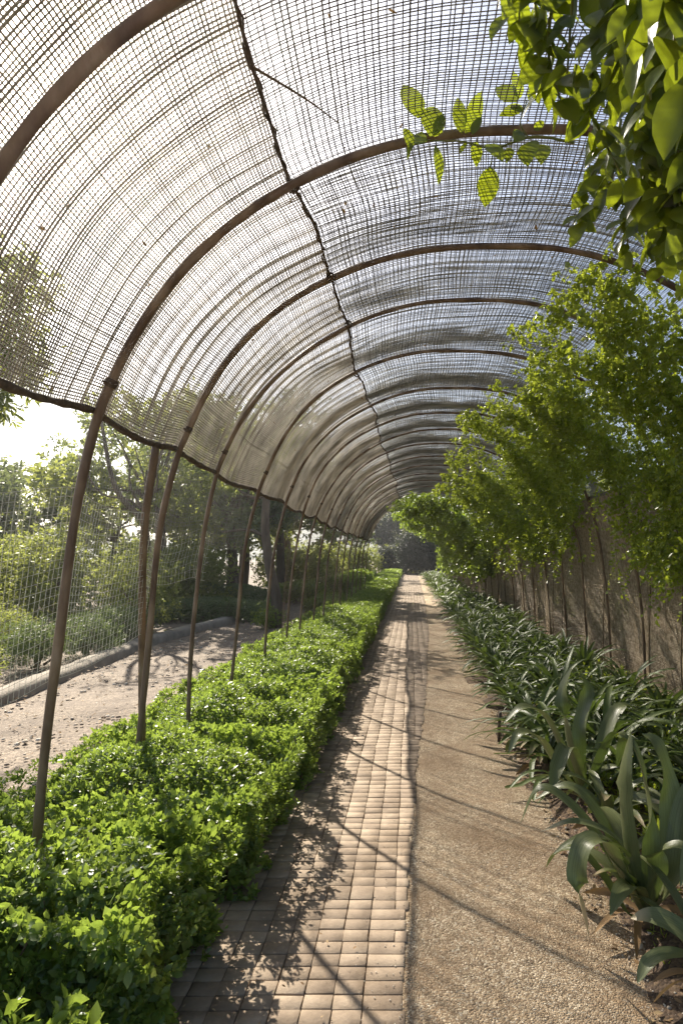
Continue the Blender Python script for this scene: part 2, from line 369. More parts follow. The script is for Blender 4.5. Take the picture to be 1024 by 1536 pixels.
# ------------------------------------------------------------------ nets
def net(name, s0, s1, y0, y1, pl, pr, dl, dr, mat, off=0.034, jitter=.12, bunch=0.0, seed=1, sides=3, ystep=.11, segs=24, sfun=None, heavy=0, seam=0):
    r = np.random.default_rng(seed); mb = MB()
    S = sfun or (lambda s, y: surf(s, y, off))
    nz = Noise(seed+50); nw = Noise(seed+60)
    def es0(y): return s0(y) if callable(s0) else s0
    def es1(y): return s1(y) if callable(s1) else s1
    th = np.arange(sides)/sides*2*PI+PI/2
    # threads running away along the tunnel
    ym = .5*(y0+y1); width = abs(es1(ym)-es0(ym)); nlong = int(width/pl)
    Y = np.arange(y0, y1+ystep, ystep); Y[-1] = y1
    f = (np.arange(nlong+1)+r.normal(size=nlong+1)*jitter)/nlong; f[0] = 0; f[-1] = 1
    FF, YY = np.meshgrid(f, Y, indexing='ij')
    A0 = np.array([es0(v) for v in Y]); A1 = np.array([es1(v) for v in Y])
    wob = nw(np.stack([FF*3, YY*1.3, YY*0], -1), 1.7)*.0035+nw(np.stack([FF*40, YY*3, YY*0], -1), 1.7)*.0016
    SS = A0[None]+(A1-A0)[None]*FF+wob
    def emit(SS, YY, dia, across_s):
        P = S(SS, YY); e = 1e-3
        nx, nz_ = prof_n(SS); N = np.stack([nx, nx*0, nz_], -1)
        if across_s: Aq = np.stack([nz_, nx*0, -nx], -1)
        else: Aq = np.zeros_like(N); Aq[..., 1] = 1
        d = dia if np.ndim(dia) == 0 else dia
        V = P[:, :, None]+(Aq[:, :, None]*np.cos(th)[None, None, :, None]+N[:, :, None]*np.sin(th)[None, None, :, None]*.8)*(np.asarray(d)/2 if np.ndim(d) == 0 else d[:, :, None, None]/2)
        a, b = SS.shape
        base = (np.arange(a)[:, None, None]*b+np.arange(b-1)[None, :, None])*sides
        j = np.arange(sides)[None, None]; j2 = (j+1) % sides
        Q = np.stack([base+j, base+j2, base+sides+j2, base+sides+j], -1)
        mb.add(V.reshape(-1, 3), Q.reshape(-1, 4))
    DL = dl*(1+.15*r.normal(size=(nlong+1, 1)).clip(-1.2, 1.6))*np.ones_like(YY)
    if seam:
        j0 = int(np.argmin(abs(f-seam))); DL[j0-1:j0+2] *= 1.45
    emit(SS, YY, DL, True)
    # threads running round the arch
    nr = int((y1-y0)/pr); yb = y0+(np.arange(nr)+r.normal(size=nr)*jitter)*pr
    if bunch: yb = yb+bunch*np.sin(yb*2*PI/.125+1.2*np.sin(yb*1.7))
    g = np.linspace(0, 1, segs)
    YB, GG = np.meshgrid(yb, g, indexing='ij')
    a0 = np.array([es0(v) for v in yb]); a1 = np.array([es1(v) for v in yb])
    S2 = a0[:, None]+(a1-a0)[:, None]*GG
    YB = YB+nz(np.stack([GG*4, YB*1.5, YB*0], -1), 1.6)*.010+nz(np.stack([GG*14, YB*30, YB*0], -1), 1)*.0016
    DR = dr*(1+.15*r.normal(size=(nr, 1)).clip(-1.2, 1.6))*np.ones_like(YB)
    if heavy: DR *= 1+.65*np.clip(np.sin(yb*2*PI/.118+1.5*np.sin(yb*2.3)), 0, 1)[:, None]**2
    emit(S2, YB, DR, False)
    return mb.build(name, mat, None, True)

nE = Noise(31, 4)
def eave_s(y):
    z = 2.245-.013*min(y, 12)
    i = int(np.clip(np.searchsorted(HA, y)-1, 0, len(HA)-2)); fr = (y-HA[i])/(HA[i+1]-HA[i])
    return s_at_z(z)-.026*math.sin(PI*min(max(fr, 0), 1))+.014*math.sin(y*2.3)+.010*math.sin(y*5.1+1)
def ridge_s(y):
    return s_at_x(-.52+.012*min(y, 14))+.022*math.sin(y*1.9+.6)+.012*math.sin(y*4.7)+.005*math.sin(y*9.1)
SR = s_at_z(2.30, 'r')
NEND = 20.5
n1 = net('shade_net', eave_s, ridge_s, .3, NEND, .0162, .0162, .0061, .0057, M['net_l'], bunch=.0028, seed=1, segs=28, jitter=.07, heavy=7)
tag(n1, 'tan open weave net over the left half of the tunnel roof', 'netting')
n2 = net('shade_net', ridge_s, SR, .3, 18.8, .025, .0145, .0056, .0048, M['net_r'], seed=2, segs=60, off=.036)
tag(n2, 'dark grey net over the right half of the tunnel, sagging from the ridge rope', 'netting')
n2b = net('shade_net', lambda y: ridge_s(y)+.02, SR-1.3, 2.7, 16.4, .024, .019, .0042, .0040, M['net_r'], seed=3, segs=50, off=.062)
tag(n2b, 'second dark net layer on the right roof half beyond the large hoop', 'netting')

# right wall of brown net, hanging in folds
WX = 2.62
def wall(s, y):
    s, y = np.broadcast_arrays(np.asarray(s, float), np.asarray(y, float))
    x, z = prof_pt(s); nx, nz_ = prof_n(s)
    i = np.clip(np.searchsorted(HA, y)-1, 0, len(HA)-2); fr = np.where(y < HA[-1], np.clip((y-HA[i])/(HA[i+1]-HA[i]), 0, 1), (y % 1.4)/1.4)
    low = np.clip((2.5-z)/2.0, 0, 1)
    fold = .035*np.sin(y*3.6+1.6*np.sin(y*1.3)+z*1.3)*low+.006*np.sin(y*11+z*2+2*np.sin(y*2.1))*low
    o = .045+fold+.05*np.sin(PI*fr)**2*low
    return np.stack([x+nx*o, y+0*x, z+nz_*o], -1)
SW1 = ARC-.02
n3 = net('wall_net', SR-.03, SW1, 1.2, 17.5, .0165, .0165, .0100, .0096, M['net_w'], seed=4, segs=26, sfun=wall, ystep=.07)
tag(n3, 'brown net wall hanging in folds from the right side of the tunnel to the ground', 'netting')
n4 = net('wall_net', SR-.03, SW1, 17.4, 44, .028, .028, .018, .018, M['net_w'], seed=5, segs=14, sfun=wall, ystep=.14)
tag(n4, 'far stretch of brown net wall behind the strap leaved plants, beyond the roof net', 'netting')

# white bird net at left legs + grey net above
def side(s, y):
    s, y = np.broadcast_arrays(np.asarray(s, float), np.asarray(y, float))
    x, z = prof_pt(s); P3 = np.stack([s, y, s*0], -1)
    i = np.clip(np.searchsorted(HA, y)-1, 0, len(HA)-2); fr = np.clip((y-HA[i])/(HA[i+1]-HA[i]), 0, 1)
    return np.stack([x-.035+.03*nzB(P3, 1.3)-.05*np.sin(PI*fr), y+.006*nzA(P3, 6), z-.05*np.sin(PI*fr)+.012*nzC(P3, 2.2)], -1)
n5 = net('bird_net', lambda y: s_at_z(1.10+.05*math.sin(y*2)), lambda y: s_at_z(1.86+.03*math.sin(y*3)), 1.3, 3.62, .038, .030, .0024, .0020, M['net_white'], seed=6, segs=30, sfun=side, ystep=.06, jitter=.05)
tag(n5, 'white bird net stretched between the left legs of the near hoops', 'netting')
n5b = net('bird_net', lambda y: s_at_z(1.45), lambda y: s_at_z(1.78+.03*math.sin(y*3)), 3.62, 4.6, .05, .045, .0016, .0014, M['net_white'], seed=7, segs=20, sfun=side, ystep=.06, jitter=.1)
tag(n5b, 'torn strip of white bird net beyond the left leg of the third hoop', 'netting')
n6 = net('side_net', lambda y: s_at_z(1.70+.04*math.sin(y*2)), lambda y: eave_s(y), 2.6, 5.3, .030, .026, .0022, .0022, M['net_r'], seed=8, segs=14, sfun=side, ystep=.06)
tag(n6, 'thin grey net hanging just below the left eave pole beside the large hoop', 'netting')
n7 = net('side_net', lambda y: s_at_z(.45), lambda y: eave_s(y), 7.6, 20.4, .06, .07, .0030, .0030, M['rope'], seed=9, segs=14, sfun=side, ystep=.15)
tag(n7, 'fine dark wire net along the far left legs of the tunnel', 'netting')

# bits of leaf caught in the roof net
r = np.random.default_rng(88); N = 260; yy = 1.0+r.random(N)**1.3*7; ss = np.array([eave_s(v) for v in yy])+r.random(N)*3.4; P = surf(ss, yy, .042); nx, nz_ = prof_n(ss)
mb = MB(); put_leaves(mb, P, r.normal(size=(N, 3)), np.stack([nx, 0*nx, nz_], -1)+r.normal(size=(N, 3))*.3, r.uniform(.012, .04, N), r.uniform(.008, .02, N), LEAF8)
tag(mb.build('leaf_litter', M['litter']), 'dry leaf bits caught on the roof nets', 'leaf litter', kind='stuff')

# eave pole and ridge rope
def rope(name, fn, y0, y1, r, off, seed, mat, step=.05):
    Y = np.arange(y0, y1, step); s = np.array([fn(v) for v in Y]); P = surf(s, Y, off)
    rr = np.random.default_rng(seed); R = r*(1+.12*np.sin(Y*40)+.12*np.sin(Y*13+1)+.1*rr.normal(size=len(Y)).clip(-1, 1))
    mb = MB(); tube(mb, P, R, 8)
    return mb, P, Y
mb, Pe, Ye = rope('eave', eave_s, .3, NEND+.05, .0165, .03, 1, M['rope'])
e = mb.build('eave_pole', M['rope'], None, True); tag(e, 'dark wavering pole along the left eave at the lower edge of the net', 'pole')
mb, Pr, Yr = rope('ridge', ridge_s, .3, NEND, .0078, .022, 2, M['rope'])
# a second strand twisted round it and knots at the hoops
P2 = Pr+np.stack([.012*np.cos(Yr*28), 0*Yr, .012*np.sin(Yr*28)], -1); tube(mb, P2, .004, 6)
e = mb.build('ridge_rope', M['rope'], None, True); tag(e, 'dark twisted rope snaking along the ridge where the two nets meet', 'rope')
kr = MB()
ks = []
for y in HOOPS[1:]:
    for fn in (ridge_s,):
        c = surf(fn(y), y, .0); d = np.array([.9, 0, .35])
        m_ = MB()
        for q in (-.014, 0, .014):
            th = np.linspace(0, 2*PI, 13); ring = np.stack([.024*np.cos(th), q*.7+0*th+.003*np.sin(th*3), .024*np.sin(th)], -1)
            tube(m_, ring, .0032, 5)
        kk = m_.build('knot', M['rope'], e, True); kk.location = c

# loose rope / torn edge of net near the ridge: the hanging brown seam by the second hoop
mb = MB()
pts = [surf(ridge_s(1.95), 1.95, .01), surf(ridge_s(2.1)+.14, 2.12, -.02), surf(ridge_s(2.25)+.24, 2.26, -.05)]
tube(mb, smoothpath(pts, 8), np.linspace(.005, .002, 17), 7)
o = mb.build('torn_seam', M['stem'], None, True); tag(o, 'brown torn seam cord trailing off the ridge rope under the roof net', 'cord')

# ------------------------------------------------------------------ ground
def sheet(name, x0, x1, y0, y1, z, mat, nx=2, ny=2, edge=None, bumpf=None):
    X = np.linspace(0, 1, nx); Y = np.linspace(y0, y1, ny); XX, YY = np.meshgrid(X, Y, indexing='ij')
    a = np.array([x0(v) if callable(x0) else x0 for v in Y]); b = np.array([x1(v) if callable(x1) else x1 for v in Y])
    V = np.stack([a[None]+(b-a)[None]*XX, YY, np.full_like(XX, z)], -1)
    if bumpf: V[..., 2] += bumpf(V)
    i = np.arange(nx-1)[:, None]*ny; j = np.arange(ny-1)[None]
    Q = np.stack([i+j, i+ny+j, i+ny+j+1, i+j+1], -1).reshape(-1, 4)
    mb = MB(); mb.add(V.reshape(-1, 3), Q); return mb.build(name, mat, None, True)
tag(sheet('ground', -400, 400, -60, 700, -.03, M['dirt'], 2, 2), kind='structure')
gz = Noise(77)
tag(sheet('dirt_path', lambda y: -4.45+.12*math.sin(y*.5)+max(0, y-11)*.12, -1.1, -2, 30, .0, M['dirt'], 60, 300, bumpf=lambda V: .012*gz(V, 2.5)+.006*gz(V, 9)-.01), kind='structure')

def brick_right(y):
    return np.interp(y, [1, 2.2, 4, 7, 12, 20, 50], [-.05, -.03, .03, .18, .36, .48, .55])
def bed_edge(y):
    return np.interp(y, [0, 2, 3, 4.5, 8, 50], [.86, .86, .86, .80, .76, .72])+.03*math.sin(y*3.1)+.02*math.sin(y*7.3)+.014*math.sin(y*23+2*math.sin(y*5))+.008*math.sin(y*51)
tag(sheet('gravel_strip', lambda y: brick_right(y)-.06, 1.2, -1, 50, .0135, M['gravel'], 40, 700, bumpf=lambda V: .0022*gz(V, 7)-.010*np.clip((V[..., 0]-.75)/.2, 0, 1)), kind='structure')
def bedz(V): return np.clip((V[..., 0]-.85)*.22, 0, .10)+.014*gz(V, 8)+.010*gz(V, 19)
tag(sheet('planting_bed', lambda y: bed_edge(y)-.03, 3.2, -1, 50, .004, M['soil'], 60, 700, bumpf=bedz), kind='structure')
tag(sheet('path_base', -1.16, lambda y: brick_right(y)-.02, -1, 50, .010, M['joint'], 2, 120), kind='structure')

# bricks: real blocks with eased edges
bw, bl = .106, .074
r = np.random.default_rng(5)
rowY = []; y = .9
while y < 48:
    L = bl*(1 if r.random() > .06 else 1.5)*r.uniform(.96, 1.04); rowY.append((y, L)); y += L
cen = []
for (y0, L) in rowY:
    xr = brick_right(y0)+r.uniform(-.012, .012); x = -1.13
    while x < xr-.03:
        wd = bw if x+bw*1.45 < xr else xr-x
        cen.append((x+wd/2, y0+L/2, wd, L)); x += wd
cen = np.array(cen); nb = len(cen)
wav = .004*np.sin(cen[:, 1]*1.1)+.0025*np.sin(cen[:, 1]*3.3+1)
cx = cen[:, 0]+wav+r.normal(size=nb)*.0012; cy = cen[:, 1]+.005*np.sin(cen[:, 0]*7+cen[:, 1]*1.5)+r.normal(size=nb)*.0012
hw = cen[:, 2]/2-.0014-r.uniform(0, .0012, nb); hl = cen[:, 3]/2-.0014-r.uniform(0, .0012, nb)
zt = .0195+r.normal(size=nb)*.0007+.0025*np.sin(cx*9)*np.sin(cy*4); bv = .0015
rot = r.normal(size=nb)*.010; tx = r.normal(size=nb)*.003; ty = r.normal(size=nb)*.003
def brickring(gx, gy, z):
    out = []
    for sx, sy in ((-1, -1), (1, -1), (1, 1), (-1, 1)):
        lx = sx*gx; ly = sy*gy
        out.append(np.stack([cx+lx*np.cos(rot)-ly*np.sin(rot), cy+lx*np.sin(rot)+ly*np.cos(rot), z+lx*tx+ly*ty], -1))
    return np.stack(out, 1)
V = np.concatenate([brickring(hw, hl, zt-.02), brickring(hw, hl, zt-bv), brickring(hw-bv, hl-bv, zt)], 1)
q = []
for l_ in (0, 4):
    for k in range(4): q.append([l_+k, l_+(k+1) % 4, l_+4+(k+1) % 4, l_+4+k])
q.append([8, 9, 10, 11])
Q = np.array(q)[None]+(np.arange(nb)*12)[:, None, None]
mb = MB(); mb.add(V.reshape(-1, 3), Q.reshape(-1, 4)); tag(mb.build('brick_path', M['brick']), kind='structure')

# concrete kerb at the left garden
ky = np.arange(4.2, 15, .12); kx = -4.62+.16*np.sin(ky*.45-1)+np.clip(ky-11, 0, 9)*.13
V = []; secs = [(-.15, -.05), (-.14, .09), (-.10, .125), (.06, .12), (.11, .08), (.13, -.05)]
for a, b in zip(kx, ky):
    for dx, dz in secs: V.append((a+dx+.008*math.sin(b*9+dx*20), b, dz+.008*math.sin(b*3.7)+.004*math.sin(b*17+dx*30)))
n = len(secs); Q = [[i*n+j, i*n+j+1, (i+1)*n+j+1, (i+1)*n+j] for i in range(len(ky)-1) for j in range(n-1)]
mb = MB(); mb.add(V, Q, [[0, 1, 2], [0, 2, 3], [0, 3, 4], [0, 4, 5]]); tag(mb.build('kerb', M['stone'], None, True), kind='structure')

# ------------------------------------------------------------------ litter and pebbles
def scatter_litter(name, n, fx, y0, y1, size, label, mat, pw=1.5):
    r = np.random.default_rng(n); y = y0+(y1-y0)*r.random(n)**pw; x = fx(r, y, n)
    z = np.where(x > .86, .012+np.clip((x-.85)*.22, 0, .1), np.where((x > -1) & (x < brick_right(y)), .027, .012))+r.uniform(.002, .012, n)
    th = r.uniform(0, 2*PI, n); d = np.stack([np.cos(th), np.sin(th), r.normal(size=n)*.25], -1)
    nm = np.stack([r.normal(size=n)*.4, r.normal(size=n)*.4, np.ones(n)], -1)
    mb = MB(); s = size*r.uniform(.5, 1.3, n); put_leaves(mb, np.stack([x, y, z], -1), d, nm, s, s*r.uniform(.3, .6, n), LEAF8)
    o = mb.build(name, mat); tag(o, label, 'leaf litter', kind='stuff')
scatter_litter('leaf_litter', 2600, lambda r, y, n: .80+r.random(n)**1.3*1.7, 1.5, 14, .032, 'dry brown leaves scattered over the soil of the planting bed', M['litter'])
scatter_litter('leaf_litter', 240, lambda r, y, n: -.95+r.random(n)*1.8, 1.9, 12, .017, 'few dry leaf scraps on the brick path and gravel', M['litter'])
scatter_litter('leaf_litter', 1500, lambda r, y, n: -4.4+r.random(n)**1.5*2.3, 3.5, 16, .04, 'brown leaf scraps over the dirt path left of the hedge', M['litter'])
ico_v = unit(np.array([[0, 0, 1], [.9, 0, .45], [.28, .85, .45], [-.72, .53, .45], [-.72, -.53, .45], [.28, -.85, .45], [.72, .53, -.3], [-.28, .85, -.3], [-.9, 0, -.3], [-.28, -.85, -.3], [.72, -.53, -.3]]))
ico_t = np.array([[0, 1, 2], [0, 2, 3], [0, 3, 4], [0, 4, 5], [0, 5, 1], [1, 6, 2], [2, 6, 7], [2, 7, 3], [3, 7, 8], [3, 8, 4], [4, 8, 9], [4, 9, 5], [5, 9, 10], [5, 10, 1], [1, 10, 6]])
def pebbles(n, x0, x1, y0, y1, s0, s1, z, label, pw=1.7, seed=3):
    r = np.random.default_rng(seed); y = y0+(y1-y0)*r.random(n)**pw; x = r.uniform(x0, x1, n); x = np.maximum(x, np.where(x0 > -.2, brick_right(y)+.01, x)); x = np.where(seed == 8, brick_right(y)-.25*r.random(n)**2.5, x)
    s = s0+(s1-s0)*r.random(n)**3; sc3 = np.stack([s, s*r.uniform(.7, 1, n), s*r.uniform(.4, .7, n)], -1)
    zz = z+(np.clip((x-.85)*.22, 0, .1) if x0 > -1 else 0)
    th = r.uniform(0, 6.3, n); vv = ico_v[None]*sc3[:, None]
    X = vv[..., 0]*np.cos(th)[:, None]-vv[..., 1]*np.sin(th)[:, None]+x[:, None]; Y = vv[..., 0]*np.sin(th)[:, None]+vv[..., 1]*np.cos(th)[:, None]+y[:, None]
    V = np.stack([X, Y, vv[..., 2]+(zz+0*x)[:, None]], -1); T = ico_t[None]+(np.arange(n)*11)[:, None, None]
    mb = MB(); mb.add(V.reshape(-1, 3), None, T.reshape(-1, 3)); tag(mb.build('gravel', M['pebble'], None, False), label, 'gravel', kind='stuff')
pebbles(14000, -.0, .95, 1.7, 11, .0016, .0065, .010, 'fine gravel grains on the strip right of the bricks')
pebbles(1400, -.25, .06, 1.7, 9, .001, .004, .021, 'gravel grains spilled over the brick edge', seed=8)
pebbles(900, .8, 2.4, 1.7, 8, .004, .02, .012, 'small clods and stones on the bed soil', seed=4)
pebbles(1800, -4.4, -2.1, 3.5, 14, .006, .03, .0, 'small stones on the dirt path', seed=5)

# ------------------------------------------------------------------ foliage volumes
def mound(mb, x0, x1, y0, y1, h, leaf, dens, seed, tpl=LEAF4, n=7, lump=.05, wr=.55, zb=.0, rnd=.22, side=True, lf=5.0, ve=5, vd=.38, under=0.0):
    """leaf rosettes over a rounded box, with inner leaves behind them; local coordinates about the centre"""
    r = np.random.default_rng(seed); nz = Noise(seed+5, 9)
    cx, cy = (x0+x1)/2, (y0+y1)/2; hx, hy = (x1-x0)/2, (y1-y0)/2
    def sdf_top(x, y):
        u = np.clip(abs(x)/hx, 0, 1); v = np.clip(abs(y)/hy, 0, 1)
        return h*(1-u**4*.60)*(1-v**ve*vd)
    area = 4*hx*hy; N = int(area*dens)
    x = r.uniform(-hx, hx, N); y = r.uniform(-hy, hy, N); P = np.stack([x, y, x*0], -1)
    z = sdf_top(x, y)+lump*nz(P, lf)*.8+lump*.5*nz(P, lf*2.3)-abs(r.normal(size=N))*.03
    e = .03; gx = (sdf_top(x+e, y)-sdf_top(x-e, y))/(2*e)+lump*.8*(nz(P+[e, 0, 0], lf)-nz(P-[e, 0, 0], lf))/(2*e)
    gy = (sdf_top(x, y+e)-sdf_top(x, y-e))/(2*e)+lump*.8*(nz(P+[0, e, 0], lf)-nz(P-[0, e, 0], lf))/(2*e)
    out = unit(np.stack([-gx*.9, -gy*.9, np.ones(N)], -1)+r.normal(size=(N, 3))*.28)
    sprigs(mb, np.stack([x, y, z], -1), out, leaf*r.uniform(.8, 1.2, N), n, wr, tpl, r)
    if side:
        for ax, sg, wdt in ((0, 1, hy), (0, -1, hy), (1, 1, hx), (1, -1, hx)):
            N = int(2*wdt*h*dens*.8); t = r.uniform(-wdt, wdt, N); zz = zb+(h*.92-zb)*r.random(N)
            o = (hx if ax == 0 else hy)*(.86+.14*np.sin(np.clip(zz/h, 0, 1)*PI*.8))-under*(1-np.clip(zz/h, 0, 1))**1.3+lump*nz(np.stack([t, zz*1.5, t*0+sg], -1), lf)-abs(r.normal(size=N))*.03
            P = np.zeros((N, 3)); P[:, ax] = sg*o; P[:, 1-ax] = t; P[:, 2] = zz
            out = np.zeros((N, 3)); out[:, ax] = sg; out[:, 2] = .5; out = unit(out+r.normal(size=(N, 3))*.35)
            sprigs(mb, P, out, leaf*r.uniform(.8, 1.3, N), n, wr, tpl, r)
    # inner leaves
    N = int(area*dens*1.2); P = np.stack([r.uniform(-hx, hx, N)*.9, r.uniform(-hy, hy, N)*.95, r.uniform(.05, .85, N)], -1); P[:, 2] *= sdf_top(P[:, 0], P[:, 1])
    put_leaves(mb, P, r.normal(size=(N, 3)), r.normal(size=(N, 3)), leaf*1.7, leaf*1.2, LEAF4)

def twigs(mb, x0, x1, y0, y1, h, n, seed, rad=.005):
    r = np.random.default_rng(seed)
    for k in range(n):
        a = np.array([r.uniform(x0, x1)*.6, r.uniform(y0, y1)*.8, 0]); b = a+np.array([r.normal()*.18, r.normal()*.12, h*r.uniform(.75, .95)])
        m = (a+b)/2+np.array([r.normal()*.04, r.normal()*.04, 0]); tube(mb, smoothpath([a, m, b], 4), np.linspace(rad, rad*.4, 9), 5)

HX0, HX1 = -2.08, -.66
segs_ = [(.72, 1.66, .43, .052, 800, 'broad leaved hedge bush at the bottom left corner, nearest of the row', LEAF8),
         (1.80, 2.56, .50, .038, 1500, 'second hedge bush from the front, with glossy lumpy top beside the bricks', LEAF8),
         (2.70, 3.90, .50, .033, 1750, 'third hedge bush from the front, wide and flat topped', LEAF4),
         (4.0, 5.55, .50, .032, 1750, 'fourth hedge bush, bright green, right of the second and third hoop legs', LEAF4),
         (5.66, 7.85, .50, .033, 1400, 'fifth hedge block from the front, small leaved and trimmed', LEAF4),
         (7.95, 10.95, .50, .036, 1050, 'sixth hedge block from the front beside the brick path', LEAF4),
         (11.02, 15, .50, .043, 700, 'seventh hedge block, level with the leaning tree trunk', LEAF4),
         (15.02, 20, .50, .052, 450, 'eighth hedge block, near the far end of the roof net', LEAF4),
         (20.02, 28, .50, .066, 260, 'ninth hedge block, beyond the end of the roof net', LEAF4),
         (28.02, 50, .50, .095, 120, 'last and farthest long hedge block before the dark trees', LEAF4)]
for k, (y0, y1, h, leaf, dens, lab, tpl) in enumerate(segs_):
    hr_ = (-.84, -.78, -.71)[k] if k < 3 else HX1
    t = empty('hedge_bush', ((HX0+hr_)/2, (y0+y1)/2, 0), lab, 'hedge', 'bushes of the clipped hedge along the brick path')
    mb = MB(); hx = (hr_-HX0)/2; xo = 0.03*math.sin(k*2.1)
    if k in (1, 2):   # several lumps inside the nearer bushes
        mound(mb, -hx+xo, hx+xo, -(y1-y0)/2, (y1-y0)/2, h+.03, leaf, dens, 20+k, tpl, lump=.07, lf=4.6, ve=3.6, vd=.92, under=.22)
    else:
        mound(mb, -hx+xo, hx+xo, -(y1-y0)/2-(.0 if k < 6 else .02), (y1-y0)/2, h, leaf, dens, 20+k, tpl, lump=.065 if k < 5 else (.045 if k < 7 else .03), lf=4.6 if k < 5 else 3, ve=5 if k < 5 else 10, vd=.88 if k < 5 else .6, under=.24 if k < 5 else .12)
    mb.build('foliage', M['hedge'], t)
    if k < 3: mb = MB(); twigs(mb, -hx, hx, -(y1-y0)/2, (y1-y0)/2, h, 26, 40+k, .006); mb.build('stems', M['stem'], t)

# ------------------------------------------------------------------ strap leaved plants of the right bed
def ribbon(mb, uvs, P, W, fold=.25, twist=0.0, side=None):
    P = np.asarray(P, float); n = len(P); T = unit(np.gradient(P, axis=0)); W = np.asarray(W, float)
    if side is None: side = np.cross(T, [0, 0, 1.0])
    S = np.broadcast_to(np.asarray(side, float), (n, 3)).copy(); S = unit(S-T*(S*T).sum(-1, keepdims=True))
    for i in range(1, n):
        if np.dot(S[i], S[i-1]) < 0: S[i] *= -1
    N = np.cross(S, T); N *= np.sign(N[:1, 2:3]+1e-6)
    if twist:
        a = np.linspace(0, twist, n)[:, None]; S, N = S*np.cos(a)+N*np.sin(a), N*np.cos(a)-S*np.sin(a)
    c = np.array([-1, -.5, 0, .5, 1]); zf = np.array([1, .3, 0, .3, 1])*fold
    V = P[:, None]+S[:, None]*(c[None, :, None]*W[:, None, None]/2)+N[:, None]*(zf[None, :, None]*W[:, None, None]/2)
    i = np.arange(n-1)[:, None]*5; j = np.arange(4)[None]
    Q = np.stack([i+j, i+j+1, i+5+j+1, i+5+j], -1).reshape(-1, 4); mb.add(V.reshape(-1, 3), Q)
    uvs.append(np.stack([np.broadcast_to((c+1)/2, (n, 5)), np.broadcast_to(np.linspace(0, 1, n)[:, None], (n, 5))], -1).reshape(-1, 2))

def strap_rosette(mb, uvs, nl, L, W, seed, segs=9, spread=1.0):
    r = np.random.default_rng(seed)
    for k in range(nl):
        az = k*2.399+r.normal()*.25; l = L*r.uniform(.7, 1.15); t = np.linspace(0, 1, segs)
        e0 = r.uniform(.75, 1.45) if k > nl*.3 else r.uniform(.35, .8); bend = r.uniform(1.2, 2.3)*spread
        el = e0-bend*t**1.3; ds = l/(segs-1)
        hr = np.concatenate([[0], np.cumsum(np.cos(el[:-1])*ds)]); z = np.concatenate([[0], np.cumsum(np.sin(el[:-1])*ds)])
        z = np.maximum(z, .01+.012*r.random()); a2 = az+r.normal()*.25*t
        P = np.stack([hr*np.cos(a2)+.02*math.cos(az), hr*np.sin(a2)+.02*math.sin(az), z+.02], -1)
        w_ = W*r.uniform(.75, 1.15)*np.interp(t, [0, .15, .55, .85, 1], [.6, .85, 1, .6, .04])
        ribbon(mb, uvs, P, w_, .28, r.normal()*.4)
STR = []
for v in range(6):
    mb = MB(); uvs = []; strap_rosette(mb, uvs, 32, .54, .043, 300+v, 10); o = mb.build('strap_plant', M['strap'], None, True, uvs); STR.append(o)
STRF = []
for v in range(3):
    mb = MB(); uvs = []; strap_rosette(mb, uvs, 20, .52, .045, 320+v, 5); o = mb.build('strap_plant', M['strap'], None, True, uvs); STRF.append(o)
r = np.random.default_rng(9)
cnt = 0; used = set()
def place_strap(x, y, sc_, far, rz):
    global cnt
    src = (STRF if far else STR)[cnt % (3 if far else 6)]; key = src.name
    z = .01+max(0, min(.1, (x-.85)*.22))
    if key not in used:
        used.add(key); o = src; o.location = (x, y, z); o.rotation_euler = (0, 0, rz); o.scale = (sc_,)*3
    else: o = copy_tree(src, (x, y, z), rz, scale=sc_)
    row = 'at the path edge' if x < 1.3 else ('in mid bed' if x < 1.75 else 'by the net wall')
    band = 'behind the big lilies' if y < 4.2 else ('near the stake' if y < 6.5 else ('beside the lit wall' if y < 10 else ('half way along' if y < 18 else 'in the far part')))
    tag(o, 'dark glossy strap leaved plant '+row+', '+band, 'plant', 'strap leaved plants in the right hand bed'); cnt += 1
y = 3.75
while y < 44:
    far = y > 11
    rows = [1.06, 1.42, 1.80, 2.15] if y < 22 else [1.1, 1.6, 2.05]
    for rx in rows:
        if y < 4.4 and rx > 1.9: continue
        if y < 4.0 and rx < 1.3: continue
        place_strap(rx+r.normal()*.06, y+r.normal()*.09, r.uniform(.68, 1.22)*(1 if rx < 2 else .9), far, r.uniform(0, 6.28))
    y += .36 if y < 9 else (.46 if y < 18 else .75)

